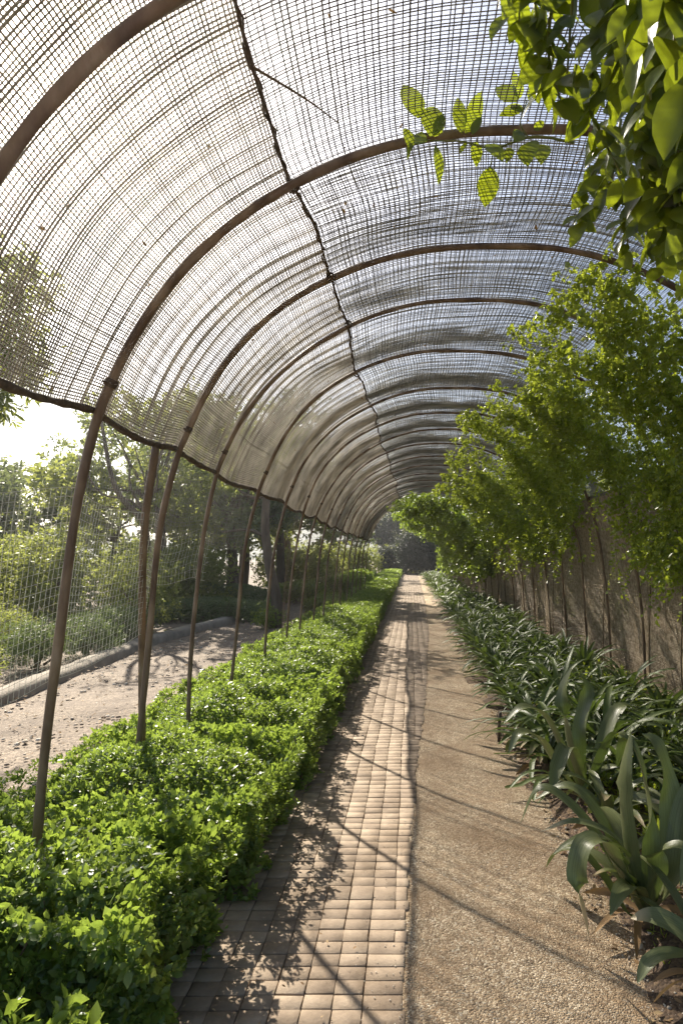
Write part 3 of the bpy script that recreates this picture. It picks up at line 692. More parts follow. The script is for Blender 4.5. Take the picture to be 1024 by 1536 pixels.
# broad grey-green lilies in front
def blade(name_root, pts, wmax, mat, twist=0.0, fold=.3, side=None, tipw=.03):
    mb = MB(); uvs = []; P = smoothpath(pts, 7); t = np.linspace(0, 1, len(P))
    ribbon(mb, uvs, P, wmax*1.12*np.interp(t, [0, .12, .45, .75, .92, 1], [.4, .65, 1, .88, .45, tipw]), fold, twist, side)
    return mb, uvs
def lily(base, blades, label, extra=7, size=1.0):
    t = empty('lily_plant', base, label, 'plant', 'broad leaved lilies at the front of the bed'); b = np.array(base)
    for pts, wmax, dry, tw in blades:
        mb, uvs = blade(t, [np.array(p)-b for p in pts], wmax, None, tw)
        o = mb.build('blade', M['grey_strap_dry' if dry else 'grey_strap'], t, True, uvs)
        if dry: o['label'] = 'arching blade with a dried pale tip'
    rr = np.random.default_rng(int(b[1]*1000))
    for k in range(extra):
        az = rr.uniform(0, 2*PI); L = rr.uniform(.35, .75)*size; e0 = rr.uniform(.8, 1.45); bend = rr.uniform(1.3, 2.6); tt = np.linspace(0, 1, 6); el = e0-bend*tt**1.4
        hr = np.concatenate([[0], np.cumsum(np.cos(el[:-1])*L/5)]); zz = np.maximum(np.concatenate([[0], np.cumsum(np.sin(el[:-1])*L/5)]), 0)
        pts = np.stack([hr*math.cos(az), hr*math.sin(az), zz+.01], -1); mb, uvs = blade(t, pts, rr.uniform(.045, .085)*size, None, rr.normal()*.5)
        dry = k % 4 == 0; o = mb.build('blade', M['grey_strap_dry' if dry else 'grey_strap'], t, True, uvs)
    for k in range(4 if extra else 0):     # withered blades lying at the foot
        az = rr.uniform(0, 2*PI); L = rr.uniform(.15, .35); tt = np.linspace(0, 1, 5)
        pts = np.stack([tt*L*math.cos(az), tt*L*math.sin(az)+.03*np.sin(tt*4), .03*np.sin(tt*3)+.015], -1); mb, uvs = blade(t, pts, .03, None, rr.normal()*1.2)
        o = mb.build('withered_blade', M['litter'], t, True, uvs)
    # short bulb neck
    mb = MB(); tube(mb, [(0, 0, -.02), (0, 0, .02), (0, 0, .07)], [.036, .03, .012], 10); mb.build('bulb_neck', M['stem'], t, True)
    return t
b1 = at(968, 1405, 2.55); b1[2] = .05
B = lambda px, py, d: tuple(at(px, py, d))
c1 = tuple(b1)
lily(c1, [([c1, B(945, 1290, 2.50), B(932, 1180, 2.48), B(945, 1095, 2.50)], .095, 0, .3),
          ([c1, B(975, 1260, 2.60), B(962, 1160, 2.62), B(940, 1110, 2.66), B(925, 1150, 2.7)], .085, 0, -.3),
          ([c1, B(925, 1300, 2.42), B(905, 1262, 2.36), B(875, 1270, 2.32), B(866, 1330, 2.30), B(882, 1405, 2.30)], .085, 1, .15),
          ([c1, B(938, 1330, 2.55), B(900, 1265, 2.60), B(850, 1205, 2.66), B(808, 1185, 2.70), B(780, 1235, 2.72)], .080, 0, .1),
          ([c1, B(935, 1300, 2.7), B(890, 1215, 2.8), B(850, 1180, 2.86), B(800, 1200, 2.9)], .07, 0, .2),
          ([c1, B(1000, 1290, 2.6), B(1005, 1200, 2.7), B(985, 1120, 2.75), B(962, 1100, 2.8)], .09, 0, .2),
          ([c1, B(985, 1320, 2.45), B(985, 1285, 2.4), B(1015, 1270, 2.35), B(1050, 1285, 2.3)], .08, 0, 0),
          ([c1, B(1005, 1330, 2.5), B(1022, 1220, 2.55), B(1045, 1150, 2.6)], .08, 0, -.2),
          ([c1, B(950, 1350, 2.5), B(925, 1300, 2.44), B(900, 1258, 2.45)], .06, 0, .5),
          ([c1, B(940, 1370, 2.5), B(900, 1310, 2.55), B(858, 1268, 2.6), B(828, 1282, 2.62)], .05, 0, .2)],
     'tall grey green lily with broad arching blades, one with a dried tip')
b2 = at(880, 1205, 3.75); b2[2] = .05; c2 = tuple(b2)
lily(c2, [([c2, B(850, 1110, 3.7), B(845, 1040, 3.7), B(858, 1000, 3.72)], .10, 0, .2),
          ([c2, B(868, 1110, 3.8), B(880, 1040, 3.85), B(868, 1010, 3.9)], .09, 0, -.2),
          ([c2, B(845, 1130, 3.6), B(815, 1075, 3.55), B(785, 1062, 3.5), B(755, 1085, 3.48)], .10, 0, .1),
          ([c2, B(835, 1150, 3.6), B(808, 1108, 3.5), B(780, 1100, 3.45), B(762, 1130, 3.42)], .08, 0, .2),
          ([c2, B(905, 1110, 3.9), B(930, 1060, 4.0), B(965, 1070, 4.0)], .09, 0, 0),
          ([c2, B(900, 1140, 3.6), B(925, 1100, 3.5), B(950, 1130, 3.4)], .08, 0, .2),
          ([c2, B(865, 1150, 3.5), B(850, 1120, 3.35), B(835, 1150, 3.2), B(825, 1190, 3.1)], .08, 0, .3)],
     'second grey green lily, behind the tall one, with upright and drooping blades')
b3 = at(1075, 1530, 2.1); b3[2] = .05; c3 = tuple(b3)
lily(c3, [([c3, B(1040, 1440, 2.1), B(1000, 1432, 2.06), B(972, 1445, 2.04), B(955, 1475, 2.02)], .055, 0, .1),
          ([c3, B(1060, 1400, 2.15), B(1045, 1260, 2.2), B(1020, 1330, 2.1)], .07, 0, .1),
          ([c3, B(1090, 1400, 2.2), B(1120, 1300, 2.3)], .07, 0, .1)],
     'lily at the right border of the view, one pale blade arching low over the soil')
for x, y, ex, sz, lab in [(1.42, 3.05, 14, .95, 'dense lily between the tall lily and the net wall'), (1.08, 3.3, 13, .8, 'low lily at the path edge, between the tall lily and the second one'), (1.75, 3.7, 13, .9, 'lily at the foot of the wall behind the tall lily'), (.98, 4.35, 14, .9, 'lily drooping over the bed edge in front of the stake'), (1.45, 4.5, 12, .85, 'lily in mid bed behind the second lily'), (1.5, 2.45, 12, .85, 'lily partly cut by the right border, behind the pale arching blade')]:
    lily((x, y, .05), [], lab, ex, sz)

# stakes in the bed
def stake(px, d, z0, z1, lab, rad=.016):
    x = (px-VX)/F*d; mb = MB(); tube(mb, [(0, 0, -.05), (0, 0, z1*.5), (.01, .0, z1)], [rad, rad*.95, rad*.9], 7)
    o = mb.build('stake', M['rope'], None, True); o.location = (x, d, z0); tag(o, lab, 'stake', 'short stakes in the right hand bed')
stake(748, 5.1, 0, .26, 'short brown stake at the bed edge among strap leaves')
stake(1000, 5.2, .09, .26, 'short dark stake at the foot of the brown net wall, right of the lilies')

# leafy weeds as ground cover among the strap plants
mb = MB(); r = np.random.default_rng(61)
N = 900; y = 2.4+r.random(N)**1.4*6; x = 1.05+r.random(N)*1.45; keep = ~((x < 1.3) & (y < 3.3)); x = x[keep]; y = y[keep]; N = len(x)
z = .06+np.clip((x-.85)*.22, 0, .1)+r.random(N)*.16
sprigs(mb, np.stack([x, y, z], -1), unit(np.stack([r.normal(size=N)*.4, r.normal(size=N)*.4, np.ones(N)], -1)), .055*r.uniform(.6, 1.2, N), 8, .5, LEAF8, r)
N = 160; y = 2.2+r.random(N)*1.0; x = .92+r.random(N)*.5; z = .03+r.random(N)*.05
sprigs(mb, np.stack([x, y, z], -1), unit(np.stack([r.normal(size=N)*.4, r.normal(size=N)*.4, np.ones(N)], -1)), .035*r.uniform(.6, 1.2, N), 8, .22, LEAF4, r)
N = 260; y = 2.35+r.random(N)*1.6; x = 1.15+r.random(N)*.9; z = .06+np.clip((x-.85)*.22, 0, .1)+r.random(N)*.12
sprigs(mb, np.stack([x, y, z], -1), unit(np.stack([r.normal(size=N)*.4, r.normal(size=N)*.4, np.ones(N)], -1)), .05*r.uniform(.6, 1.2, N), 7, .4, LEAF8, r)
tag(mb.build('ground_cover', M['vine']), 'leafy weeds covering the soil between the lilies and the net wall', 'ground cover', kind='stuff')

# ------------------------------------------------------------------ climbers on the right side
def climber(y, s_lo, s_hi, half, n, leaf, thick, seed, tpl=LEAF4, mat='vine', nl=6, centre=None):
    """leaf rosettes lumped over the inside of the tunnel skin between two arc positions"""
    r = np.random.default_rng(seed); nz = Noise(seed+3, 8); mb = MB()
    N = int(n*1.7); s = r.uniform(s_lo, s_hi, N); yy = r.uniform(-half*1.1, half*1.1, N)
    P3 = np.stack([s, yy+y, s*0], -1); d = .8*nz(P3, 3.6)+.7*nz(P3, 9)
    edge = np.minimum((s-s_lo-.22*nz(P3*np.array([0, 1, 0]), 2.1))/1.05, (s_hi-s+.15*nz(P3*np.array([0, 1, 0])+3, 2.6))/.4).clip(0, 1); edge2 = ((half*1.1-abs(yy))/.3).clip(0, 1)
    keep = (d*.80+.90*edge*edge2+r.normal(size=N)*.20) > .78
    s = s[keep]; yy = yy[keep]; d = d[keep]; edge = edge[keep]; N = len(s)
    x, z = prof_pt(s); nx, nz_ = prof_n(s)
    o = -(.04+thick*(.25+.75*r.random(N))*(0.55+.35*np.clip(d, -1, 2))*(.4+.6*edge))
    P = np.stack([x+nx*o-CX, yy, z+nz_*o], -1)
    out = unit(np.stack([-nx, 0*nx-.15, -nz_], -1)*.8+r.normal(size=(N, 3))*.55+np.array([-.15, -.1, .12]))
    P = P+r.normal(size=P.shape)*.035*(1+2.2*(r.random((N, 1)) < .15))
    sprigs(mb, P, out, leaf*r.uniform(.5, 1.45, N), nl, .62, tpl, r, droop=.25)
    # hanging shoots at the lower fringe
    for k in range(14):
        ss = s_hi-r.random()*.7; yy0 = r.uniform(-half, half); x0, z0 = prof_pt(ss); nx0, nz0 = prof_n(ss); q = .1+thick*r.random()
        a = np.array([x0-nx0*q-CX, yy0, z0-nz0*q]); L = r.uniform(.15, .5); m = int(L/leaf*1.3)+3
        t = np.linspace(0, 1, m); C = a+np.stack([-.12*t*r.random(), .1*np.sin(t*2+k), -L*t], -1)
        dd = np.stack([r.normal(size=m), r.normal(size=m), -.5*np.ones(m)], -1); put_leaves(mb, C, dd, r.normal(size=(m, 3))*.4+[-.5, -.3, .6], leaf*r.uniform(.8, 1.3, m), leaf*.7, tpl)
    t = empty('climbing_vine', (CX, y, 0)); mb.build('foliage', M[mat], t)
    for k in range(1):
        mb = MB(); y0 = r.uniform(-half, half)*.6; s2 = np.linspace(ARC-.02, s_lo+.3+r.random()*.6, 26); x, z = prof_pt(s2); nx, nz_ = prof_n(s2)
        o = -.05-.04*np.sin(s2*3+k); P = np.stack([x+nx*o-CX, y0+.16*np.sin(s2*1.7+k*2), z+nz_*o], -1)
        tube(mb, P, np.linspace(.007, .002, 26)*(1 if k < 1 else .6), 6); mb.build('stem', M['stem'], t, True)
    return t
sx = s_at_x; Z = lambda z: s_at_z(z, 'r')
VG = 'vines climbing the right side of the tunnel'
specs = [(3.3, sx(1.25), Z(1.75), .75, 2300, .046, .24, LEAF8, 'vine mass at the right border, below the large foreground leaves'),
         (4.3, sx(.95), Z(1.30), .85, 3900, .044, .28, LEAF8, 'vine mass over the roof net, right of the third and fourth hoops'),
         (5.35, sx(.80), Z(1.25), .80, 4600, .042, .36, LEAF8, 'bright leaved vine hanging low in front of the brown net wall'),
         (6.55, sx(.66), Z(2.25), .85, 3600, .042, .26, LEAF8, 'vine arching over the fifth and sixth hoops, above bare net wall'),
         (7.8, sx(.60), Z(1.95), .90, 3300, .045, .26, LEAF4, 'vine reaching far over the roof near the seventh hoop'),
         (9.1, sx(.62), Z(1.55), .95, 2900, .050, .28, LEAF4, 'vine between the eighth and ninth hoops, fringe over the wall'),
         (10.6, sx(.65), Z(1.5), 1.05, 2300, .058, .28, LEAF4, 'vine around the tenth hoop on the right'),
         (12.3, sx(.72), Z(1.5), 1.15, 1900, .066, .30, LEAF4, 'vine around the eleventh hoop on the right'),
         (14.1, sx(.7), Z(1.4), 1.2, 1600, .074, .32, LEAF4, 'vine around the thirteenth hoop on the right'),
         (16.0, sx(.6), Z(1.4), 1.2, 1400, .080, .36, LEAF4, 'vine at the end of the dark roof net')]
for k, (y, a, b, hf, n, lf, tk, tpl, lab) in enumerate(specs):
    t = climber(y, a, b, hf, n, lf, tk, 400+k, tpl); tag(t, lab, 'vine', VG)
# sunlit vines beyond the roof net, over bare ground hoops
labs = ['first bright vine beyond the dark net, arching over the path', 'second bright vine beyond the dark net', 'third bright vine beyond the net, lower over the strap plants', 'fourth bright vine in the distance', 'farthest vine, next to the dark trees']
for k, y in enumerate([18.6, 21.5, 25, 30, 36]):
    t = climber(y, sx(-.75+.12*k), Z(1.0-.1*k), 1.6+.5*k, 2600, .11+.015*k, .5+.06*k, 430+k, LEAF4, 'limehedge', 6); tag(t, labs[k], 'vine', VG)

# ------------------------------------------------------------------ broad leaved vine in the foreground, top right
r = np.random.default_rng(77)
fv = empty('broadleaf_vine', (1.0, 1.9, 3.2), 'broad leaved vine hanging close to the camera in the top right corner', 'vine')
O = np.array([1.0, 1.9, 3.2]); mb = MB(); st = MB()
strands = [  # hanging shoots: start px,py, end px,py, distance, leaves
    (760, -60, 778, 40, 1.55, 7), (800, -70, 800, 60, 1.6, 9), (835, -60, 840, 150, 1.6, 14), (870, -80, 850, 110, 1.5, 9), (905, -80, 900, 60, 1.35, 9),
    (940, -80, 945, 120, 1.45, 14), (985, -90, 975, 150, 1.25, 14), (1040, -60, 1015, 170, 1.3, 14), (905, 60, 930, 260, 1.7, 14), (960, 60, 960, 300, 1.6, 16),
    (1010, 60, 1000, 330, 1.55, 16), (1045, 80, 1030, 360, 1.5, 14), (930, 180, 905, 300, 2.0, 9), (900, 230, 870, 340, 2.2, 8), (960, 260, 940, 370, 2.0, 9), (1010, 280, 990, 390, 1.9, 9), (1060, 200, 1040, 420, 1.7, 12),
    (890, -80, 905, 170, 1.7, 14), (1000, -60, 1010, 120, 1.0, 10), (950, -90, 960, 60, 1.1, 8), (1050, 100, 1040, 260, 1.3, 12), (985, 150, 985, 330, 1.8, 14), (950, 120, 940, 330, 2.0, 14), (1020, 300, 1010, 400, 2.0, 10)]
for (ax, ay, bx, by, d, nlv) in strands:
    A = at(ax, ay, d)-O; Bp = at(bx, by, d+.05)-O; mid = (A+Bp)/2+r.normal(size=3)*.03
    C = smoothpath([A, mid, Bp], 8); tube(st, C, np.linspace(.006, .0025, len(C)), 6)
    n = nlv*2; idx = np.linspace(2, len(C)-1, n).astype(int); base = C[idx]+r.normal(size=(n, 3))*.012
    th = np.arange(n)*2.4+r.normal(size=n)*.4
    dr = np.stack([np.cos(th), np.sin(th)*.8, -r.uniform(.3, 1.6, n)], -1)
    nm = np.stack([r.normal(size=n)*.6-.3, -.9+r.normal(size=n)*.5, .8+0*th], -1)
    L = .098*r.uniform(.55, 1.25, n); put_leaves(mb, base, dr, nm, L, L*r.uniform(.55, .72, n), LEAFB)
mb.build('foliage', M['bigleaf'], fv, True); st.build('stems', M['greenstem'], fv, True)

# leafy sprig along the large hoop
sp = empty('vine_sprig', tuple(at(850, 218, 2.5)), 'thin vine sprig with separate broad leaves running along the top of the large hoop', 'vine')
O = at(850, 218, 2.5); mb = MB(); st = MB()
C = smoothpath([at(860, 214, 2.52), at(800, 205, 2.5), at(740, 222, 2.49), at(690, 212, 2.50), at(640, 210, 2.5), at(607, 195, 2.5)], 8)-O; tube(st, C, np.linspace(.006, .0025, len(C)), 6)
C = smoothpath([at(795, 210, 2.5), at(780, 185, 2.48), at(790, 150, 2.46)], 6)-O; tube(st, C, .003, 6)
C = smoothpath([at(740, 222, 2.5), at(736, 245, 2.48), at(733, 252, 2.46)], 6)-O; tube(st, C, .003, 6)
st.build('stems', M['greenstem'], sp, True)
L_ = [(628, 178, 608, 126, .5), (608, 192, 616, 222, .45), (645, 205, 652, 158, .55), (650, 205, 665, 172, .45), (652, 218, 660, 272, .5), (612, 212, 612, 238, .5),
      (692, 200, 686, 148, .35), (697, 200, 722, 140, .35), (708, 202, 720, 175, .5), (735, 250, 728, 306, .62), (712, 212, 715, 246, .6), (776, 150, 772, 108, .7),
      (775, 152, 745, 130, .5), (785, 162, 752, 170, .5), (792, 150, 808, 128, .5), (795, 212, 790, 242, .8), (805, 216, 812, 238, .6), (765, 222, 760, 240, .6), (730, 216, 752, 236, .5),
      (800, 195, 815, 182, .55), (790, 205, 772, 200, .4), (640, 212, 618, 205, .5), (700, 214, 690, 228, .5), (765, 160, 782, 165, .5), (770, 212, 784, 196, .5)]
pb, pd, pl, pw, pn = [], [], [], [], []
for ax, ay, bx, by, wr in L_:
    A = at(ax, ay, 2.47+r.uniform(-.04, .04)); Bp = at(bx, by, 2.47+r.uniform(-.05, .05)); v = Bp-A; l = np.linalg.norm(v)*1.1
    pb.append(A-O); pd.append(v); pl.append(l); pw.append(l*wr); pn.append([r.normal()*.4, -1, .35+r.normal()*.3])
put_leaves(mb, np.array(pb), np.array(pd), np.array(pn), np.array(pl), np.array(pw), LEAFB)
mb.build('foliage', M['bigleaf'], sp, True)

# ------------------------------------------------------------------ trees and shrubs outside
def limb(mb, a, b, r0, r1, r, wob=.06, k=5, sides=7):
    a = np.array(a, float); b = np.array(b, float); L = np.linalg.norm(b-a)
    pts = [a+(b-a)*t+(r.normal(size=3)*wob*L if 0 < t < 1 else 0) for t in np.linspace(0, 1, k)]
    P = smoothpath(pts, 4); tube(mb, P, np.linspace(r0, r1, len(P)), sides); return P

def blobs_foliage(mb, blobs, leaf, dens, r, nl=6, tpl=LEAF4, wr=.5, droop=.1, hollow=.55):
    for (c, rad) in blobs:
        c = np.array(c, float); rad = np.array(rad, float)*np.ones(3); N = int(dens*(rad[0]*rad[1]+rad[0]*rad[2]+rad[1]*rad[2])*4)
        u = unit(r.normal(size=(N, 3))); q = (hollow+(1-hollow)*r.random(N))*(1+.18*np.sin(u[:, 0]*5+c[0]*3)*np.sin(u[:, 1]*6+c[1])+.12*r.normal(size=N))
        P = c+u*rad*q[:, None]; out = unit(u+r.normal(size=(N, 3))*.5)
        sprigs(mb, P, out, leaf*r.uniform(.7, 1.25, N), nl, wr, tpl, r, droop=droop)

def tree(name, base, blobs, leaf, dens, mat, label, cat, seed, trunk=None, limbs=(), group=None, nl=6, wr=.5, droop=.1, tr=.12):
    r = np.random.default_rng(seed); t = empty(name, base, label, cat, group); b = np.array(base, float)
    if trunk:
        mb = MB(); P = smoothpath([np.array(p, float)-b for p in trunk], 6); tube(mb, P, np.linspace(tr, tr*.6, len(P)), 10); top = P[-1]
        for q in limbs:
            P = smoothpath([np.array(p, float)-b for p in q[0]], 5); tube(mb, P, np.linspace(q[1], q[1]*.45, len(P)), 7)
        for (c, rad) in blobs[::1]:
            limb(mb, top, np.array(c, float)-b, tr*.32, .012, r)
        mb.build('trunk', M['bark'], t, True)
    mb = MB(); blobs_foliage(mb, [(np.array(c, float)-b, rd) for c, rd in blobs], leaf, dens, r, nl, wr=wr, droop=droop)
    mb.build('crown', M[mat], t); return t

# tree at left border seen through the net, long hanging leaves
tree('tree', (-6.4, 8.4, 0), [((-5.35, 8.3, 5.45), (.45, .6, .5)), ((-5.4, 8.2, 4.75), (.55, .7, .5)), ((-5.7, 8.2, 4.15), (.6, .7, .5)), ((-5.3, 8.2, 4.2), (.35, .5, .4)), ((-5.75, 8.0, 3.65), (.5, .6, .35)), ((-6.2, 8.3, 5.3), (.7, .8, .8)), ((-6.6, 8.6, 4.5), (.8, 1, .9))],
     .15, 34, 'tree', 'tree at the left border with long hanging leaves, half behind tan net', 'tree', 501, [(-6.4, 8.4, -.1), (-6.35, 8.4, 1.5), (-6.2, 8.4, 3.2)], nl=7, wr=.26, droop=.7, tr=.13)
# thin forked tree
tree('tree', (-5.5, 12.5, 0), [((-7.1, 12.8, 3.75), (.8, .8, .45)), ((-6.5, 12.6, 4.5), (.55, .6, .45)), ((-5.0, 12.4, 4.5), (.8, .7, .5)), ((-5.8, 12.6, 3.9), (.7, .7, .45))],
     .075, 18, 'tree_pale', 'thin forked tree with sparse pale leaves behind the white bird net', 'tree', 502, [(-5.55, 12.6, -.1), (-5.5, 12.6, 1.4), (-5.55, 12.5, 2.5)],
     [([(-5.55, 12.5, 2.3), (-6.1, 12.4, 3.0), (-6.4, 12.4, 4.4)], .07), ([(-5.55, 12.5, 2.4), (-5.3, 12.4, 3.2), (-5.0, 12.4, 4.2)], .055)], nl=6, wr=.5, tr=.085)
# leaning trunk
tree('tree', (-3.05, 13.3, 0), [((-3.6, 13.5, 3.6), (.9, .9, .7)), ((-2.6, 13.6, 3.9), (.9, .9, .7)), ((-4.6, 13.4, 3.6), (.8, .8, .7)), ((-3.2, 13.8, 4.6), (1.1, 1, .8))],
     .085, 26, 'tree', 'tree with a bent leaning trunk rising from a round bush', 'tree', 503, [(-2.98, 13.3, -.1), (-2.98, 13.3, .6), (-3.12, 13.3, 1.3), (-3.22, 13.3, 2.1), (-3.2, 13.3, 2.9)],
     [([(-3.2, 13.3, 2.0), (-3.6, 13.3, 2.15), (-4.2, 13.3, 2.1)], .05)], tr=.135)
def bush(name, c, rad, leaf, dens, mat, label, seed, cat='bush', group=None, wr=.5, n=7, sub=5, up=.0):
    r = np.random.default_rng(seed); t = empty(name, (c[0], c[1], 0), label, cat, group); bl = []
    for k in range(sub):
        th = k*2*PI/sub+r.random(); bl.append(((math.cos(th)*rad[0]*.5, math.sin(th)*rad[1]*.5, rad[2]*r.uniform(.75, 1.1)), (rad[0]*.58, rad[1]*.58, rad[2]*r.uniform(.7, 1.0))))
    bl.append(((0, 0, rad[2]*1.15), (rad[0]*.6, rad[1]*.6, rad[2]*.85)))
    mb = MB(); blobs_foliage(mb, bl, leaf, dens, r, n, wr=wr, hollow=.7); V = mb.v
    mb.build('foliage', M[mat], t)
    mb = MB()
    for k in range(7):
        a = np.array([r.normal()*.05, r.normal()*.05, 0]); limb(mb, a, (r.uniform(-.5, .5)*rad[0], r.uniform(-.5, .5)*rad[1], rad[2]*1.3), .02, .006, r, sides=5)
    mb.build('stems', M['stem'], t); return t
bush('bush', (-3.12, 13.15), (.42, .42, .26), .045, 90, 'limehedge', 'small round green bush at the foot of the leaning tree', 520)
# low shrubs behind the kerb
G1 = 'low grey green shrubs behind the kerb'
for k, (x, y, rx, h, lab, mt) in enumerate([
        (-5.65, 7.3, .62, .34, 'low dark shrub at the left border behind the kerb', 'tree'), (-5.35, 8.6, .60, .36, 'low grey green shrub behind the kerb, second from the left border', 'shrub'),
        (-5.15, 9.6, .55, .36, 'low grey green shrub behind the kerb, left of the second hoop leg', 'shrub'), (-5.25, 10.8, .62, .38, 'last low shrub behind the kerb, right of the second hoop leg', 'shrub'),
        (-6.5, 9.4, .6, .42, 'taller dark shrub between the low shrubs and the tree mass', 'tree')]):
    bush('shrub', (x, y), (rx, rx, h), .05, 170, mt, lab, 530+k, 'shrub', G1, wr=.3)
# tall bushes and trees in the left background
G2 = 'tall leafy bushes at the back of the left garden'
for k, (x, y, rx, rz, lf, mt, lab) in enumerate([
        (-9.6, 12.4, 1.5, 1.15, .085, 'tree', 'tall leafy bush at the left border beyond the low shrubs'), (-7.6, 12.8, 1.3, 1.25, .085, 'tree', 'tall leafy bush behind the white bird net'),
        (-5.55, 12.0, .95, 1.0, .07, 'tree', 'tall leafy bush between the second and third hoop legs'), (-11.8, 15, 2.0, 1.3, .1, 'tree', 'bush far left in the background'),
        ]):
    bush('tall_bush', (x, y), (rx, rx, rz), lf, 34, mt, lab, 550+k, 'bush', G2, sub=7)
# rows of clipped low hedge across the back garden
G3 = 'low clipped hedges in the back garden'
for k, (x0, x1, y0, y1, h, mt, lab) in enumerate([
        (-6.3, -3.5, 14.2, 15.4, .52, 'shrub', 'grey green low hedge left of the leaning trunk'), (-8.4, -4.0, 17.2, 18.6, .75, 'shrub', 'second grey green hedge behind the first, left of the leaning trunk'),
        (-2.9, -1.95, 16.2, 19.5, .42, 'limehedge', 'bright green low hedge right of the leaning trunk'), (-4.6, -3.0, 20.0, 22, .65, 'limehedge', 'yellow green hedge far behind the leaning trunk'),
        (-3.4, -1.9, 23.5, 34, .8, 'limehedge', 'long pale hedge behind the far wire net')]):
    t = empty('low_hedge', ((x0+x1)/2, (y0+y1)/2, 0), lab, 'hedge', G3); mb = MB(); hx = (x1-x0)/2; hy = (y1-y0)/2
    mound(mb, -hx, hx, -hy, hy, h, .06 if y0 < 20 else .09, 330 if y0 < 20 else 150, 570+k, lump=.06, lf=3, wr=.35 if mt == 'shrub' else .5); mb.build('foliage', M[mt], t)
    mb = MB(); twigs(mb, -hx, hx, -hy, hy, h, 10, 590+k, .012); mb.build('stems', M['stem'], t)
# background trees: three kinds copied along the back
def bigtree(seed, mat, leaf, H, Rr, label):
    r = np.random.default_rng(seed); bl = []
    for k in range(16):
        th = r.uniform(0, 2*PI); q = Rr*math.sqrt(r.random())*.75; z = H*(.30+.58*r.random())
        bl.append(((q*math.cos(th), q*math.sin(th), z), (Rr*r.uniform(.28, .45), Rr*r.uniform(.28, .45), Rr*r.uniform(.22, .36))))
    return tree('background_tree', (0, 0, 0), bl, leaf, 15, mat, label, 'tree', seed, [(0, 0, -.1), (.1, 0, H*.2), (0, .1, H*.42)], tr=.16, nl=6, wr=.55)
bt = [bigtree(601, 'tree', .16, 6.0, 2.4, ''), bigtree(602, 'tree_pale', .16, 5.2, 2.2, ''), bigtree(603, 'dark', .17, 5.4, 2.4, '')]
GT = 'trees closing off the garden'
spots = [(0, -7.4, 17.5, 1.25, 'dense tree behind the third hoop leg, lower part behind hedges'), (1, -6.0, 20.0, 1.3, 'tree behind the grey green hedges, left of the leaning trunk'), (0, -4.9, 23.0, 1.25, 'dense tree behind the leaning trunk, seen through the tan net'),
         (1, -9.6, 19.5, .95, 'tree in the left background above the tall bushes'), (1, -12.6, 19, .95, 'pale tree far left, rising above the tall bushes'), (1, -6.8, 24, 1.6, 'pale tall tree seen through the lower edge of the tan net'),
         (0, -6.2, 30, 1.5, 'tree behind the far wire net, second from the tunnel end'), (1, -5.0, 40, 1.5, 'pale tree at the far end of the left garden'), (0, -9.5, 27, 1.4, 'tree deep in the left background'),
         (2, 1.0, 56.0, 1.0, 'very dark tree closing the end of the path'), (2, -2.8, 60, 1.3, 'dark tree left of the path end'), (2, 5.6, 60, 1.2, 'dark tree right of the path end behind the vines'), (0, .5, 66, 1.6, 'tall tree behind the very dark tree at the path end'),
         (0, 5.4, 10.5, .60, 'small tree added behind the brown net wall to block light, near part'), (0, 6.0, 16, .75, 'small tree added behind the brown net wall to block light, far part'), (1, 6.2, 24, 1.0, 'pale tree added behind the far stretch of net wall to block light'), (0, -16, 22, 1.1, 'tree at the far left edge of the garden')]  # trees behind the net wall are added to stop horizon light through the mesh
seen = set()
for k, (v, x, y, s_, lab) in enumerate(spots):
    rz = k*1.3
    if v not in seen:
        seen.add(v); o = bt[v]; o.location = (x, y, 0); o.rotation_euler = (0, 0, rz); o.scale = (s_,)*3
    else: o = copy_tree(bt[v], (x, y, 0), rz, scale=s_)
    tag(o, lab, 'tree', GT)
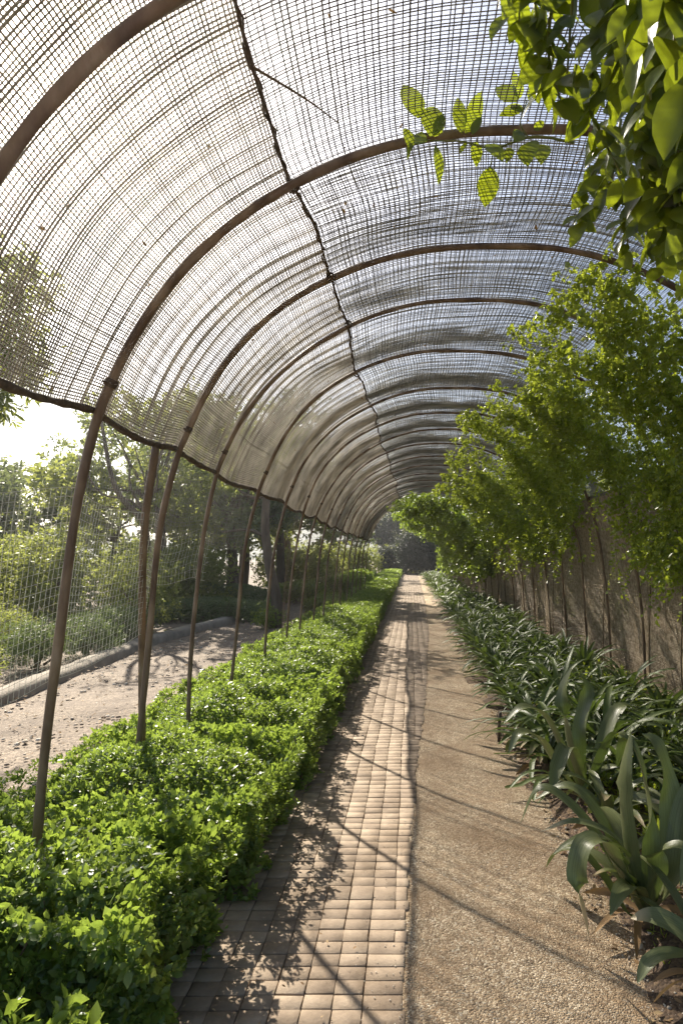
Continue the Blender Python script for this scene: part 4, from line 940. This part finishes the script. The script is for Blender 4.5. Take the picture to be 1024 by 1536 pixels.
# understorey that fills below the tree crowns
G4 = 'dark shrubs under the background trees'
pr = bush('understorey_shrub', (-4.6, 24), (1.7, 1.2, 1.0), .13, 26, 'tree', 'shrub under the tree behind the leaning trunk', 640, 'shrub', G4)
for x, y, s_, lab in [(-7.8, 21.5, 1, 'shrub behind the second grey green hedge'), (-10.5, 22.5, 1.1, 'shrub in the left background under the trees'), (-14, 22, 1.1, 'shrub at the far left under the pale tree'), (-5.0, 33, 1.2, 'shrub behind the far wire net'), (-3.6, 42, 1.2, 'shrub at the far end of the left garden'),
                     (-1.0, 52.5, 1.3, 'dark shrub left of the path end'), (1.9, 53, 1.6, 'dark shrub right of the path end'), (4.1, 4.6, .85, 'shrub added behind the brown net wall to block light, nearest'), (4.3, 7.4, .9, 'shrub added behind the brown net wall to block light, second'), (4.3, 10.4, .9, 'shrub added behind the brown net wall to block light, third'), (4.6, 13.6, 1., 'shrub added behind the brown net wall to block light, fourth'), (-6.6, 16.6, 1.0, 'shrub behind the first grey green hedge'), (-11.5, 17.5, 1.2, 'shrub behind the tall bushes at left'), (5, 18, 1.0, 'shrub added behind the far net wall to block light')]:  # row behind the net wall is added so the mesh has dark behind it
    copy_tree(pr, (x, y, 0), x+y, scale=s_, label=lab, group=G4)
G5 = 'dark evergreen bushes closing the end of the path'
for k, (x, y, rx, rz, lab) in enumerate([(.35, 49, 1.7, 1.9, 'very dark evergreen bush at the end of the path'), (-1.6, 51, 1.3, 1.3, 'dark evergreen bush left of the path end'), (2.6, 48.5, 1.5, 1.5, 'dark evergreen bush right of the path end')]):
    bush('evergreen_bush', (x, y), (rx, rx, rz), .16, 26, 'dark', lab, 660+k, 'bush', G5, sub=7)
# far scrubby hill
X = np.linspace(-260, 260, 90); Yh = np.linspace(190, 420, 24); XX, YY = np.meshgrid(X, Yh, indexing='ij'); hn = Noise(90, 6)
H = np.sin((YY-190)/230*PI)*(13+3*hn(np.stack([XX, YY, XX*0], -1), .02)+.8*hn(np.stack([XX, YY, XX*0], -1), .12))-1.0
i = np.arange(89)[:, None]*24; j = np.arange(23)[None]
mb = MB(); mb.add(np.stack([XX, YY, H], -1).reshape(-1, 3), np.stack([i+j, i+24+j, i+24+j+1, i+j+1], -1).reshape(-1, 4)); tag(mb.build('hills', M['haze_hill'], None, True), kind='structure')

# air: thin, even, forward scattering haze that glows round the sun
m = bpy.data.materials.new('haze_air'); m.use_nodes = True; n = m.node_tree.nodes; l = m.node_tree.links; n.remove(n['Principled BSDF'])
pv = n.new('ShaderNodeVolumePrincipled'); pv.inputs['Color'].default_value = (.96, .97, 1, 1); pv.inputs['Density'].default_value = .0014; pv.inputs['Anisotropy'].default_value = .76
l.new(pv.outputs[0], n['Material Output'].inputs['Volume'])
x0, x1, y0, y1, z0, z1 = -410, 410, -70, 710, -1.1, 34.0
mb = MB(); mb.add([(x0, y0, z0), (x1, y0, z0), (x1, y1, z0), (x0, y1, z0), (x0, y0, z1), (x1, y0, z1), (x1, y1, z1), (x0, y1, z1)], [[0, 3, 2, 1], [4, 5, 6, 7], [0, 1, 5, 4], [1, 2, 6, 5], [2, 3, 7, 6], [3, 0, 4, 7]])
tag(mb.build('haze', m), 'thin bright haze filling the garden air', 'haze', kind='stuff')
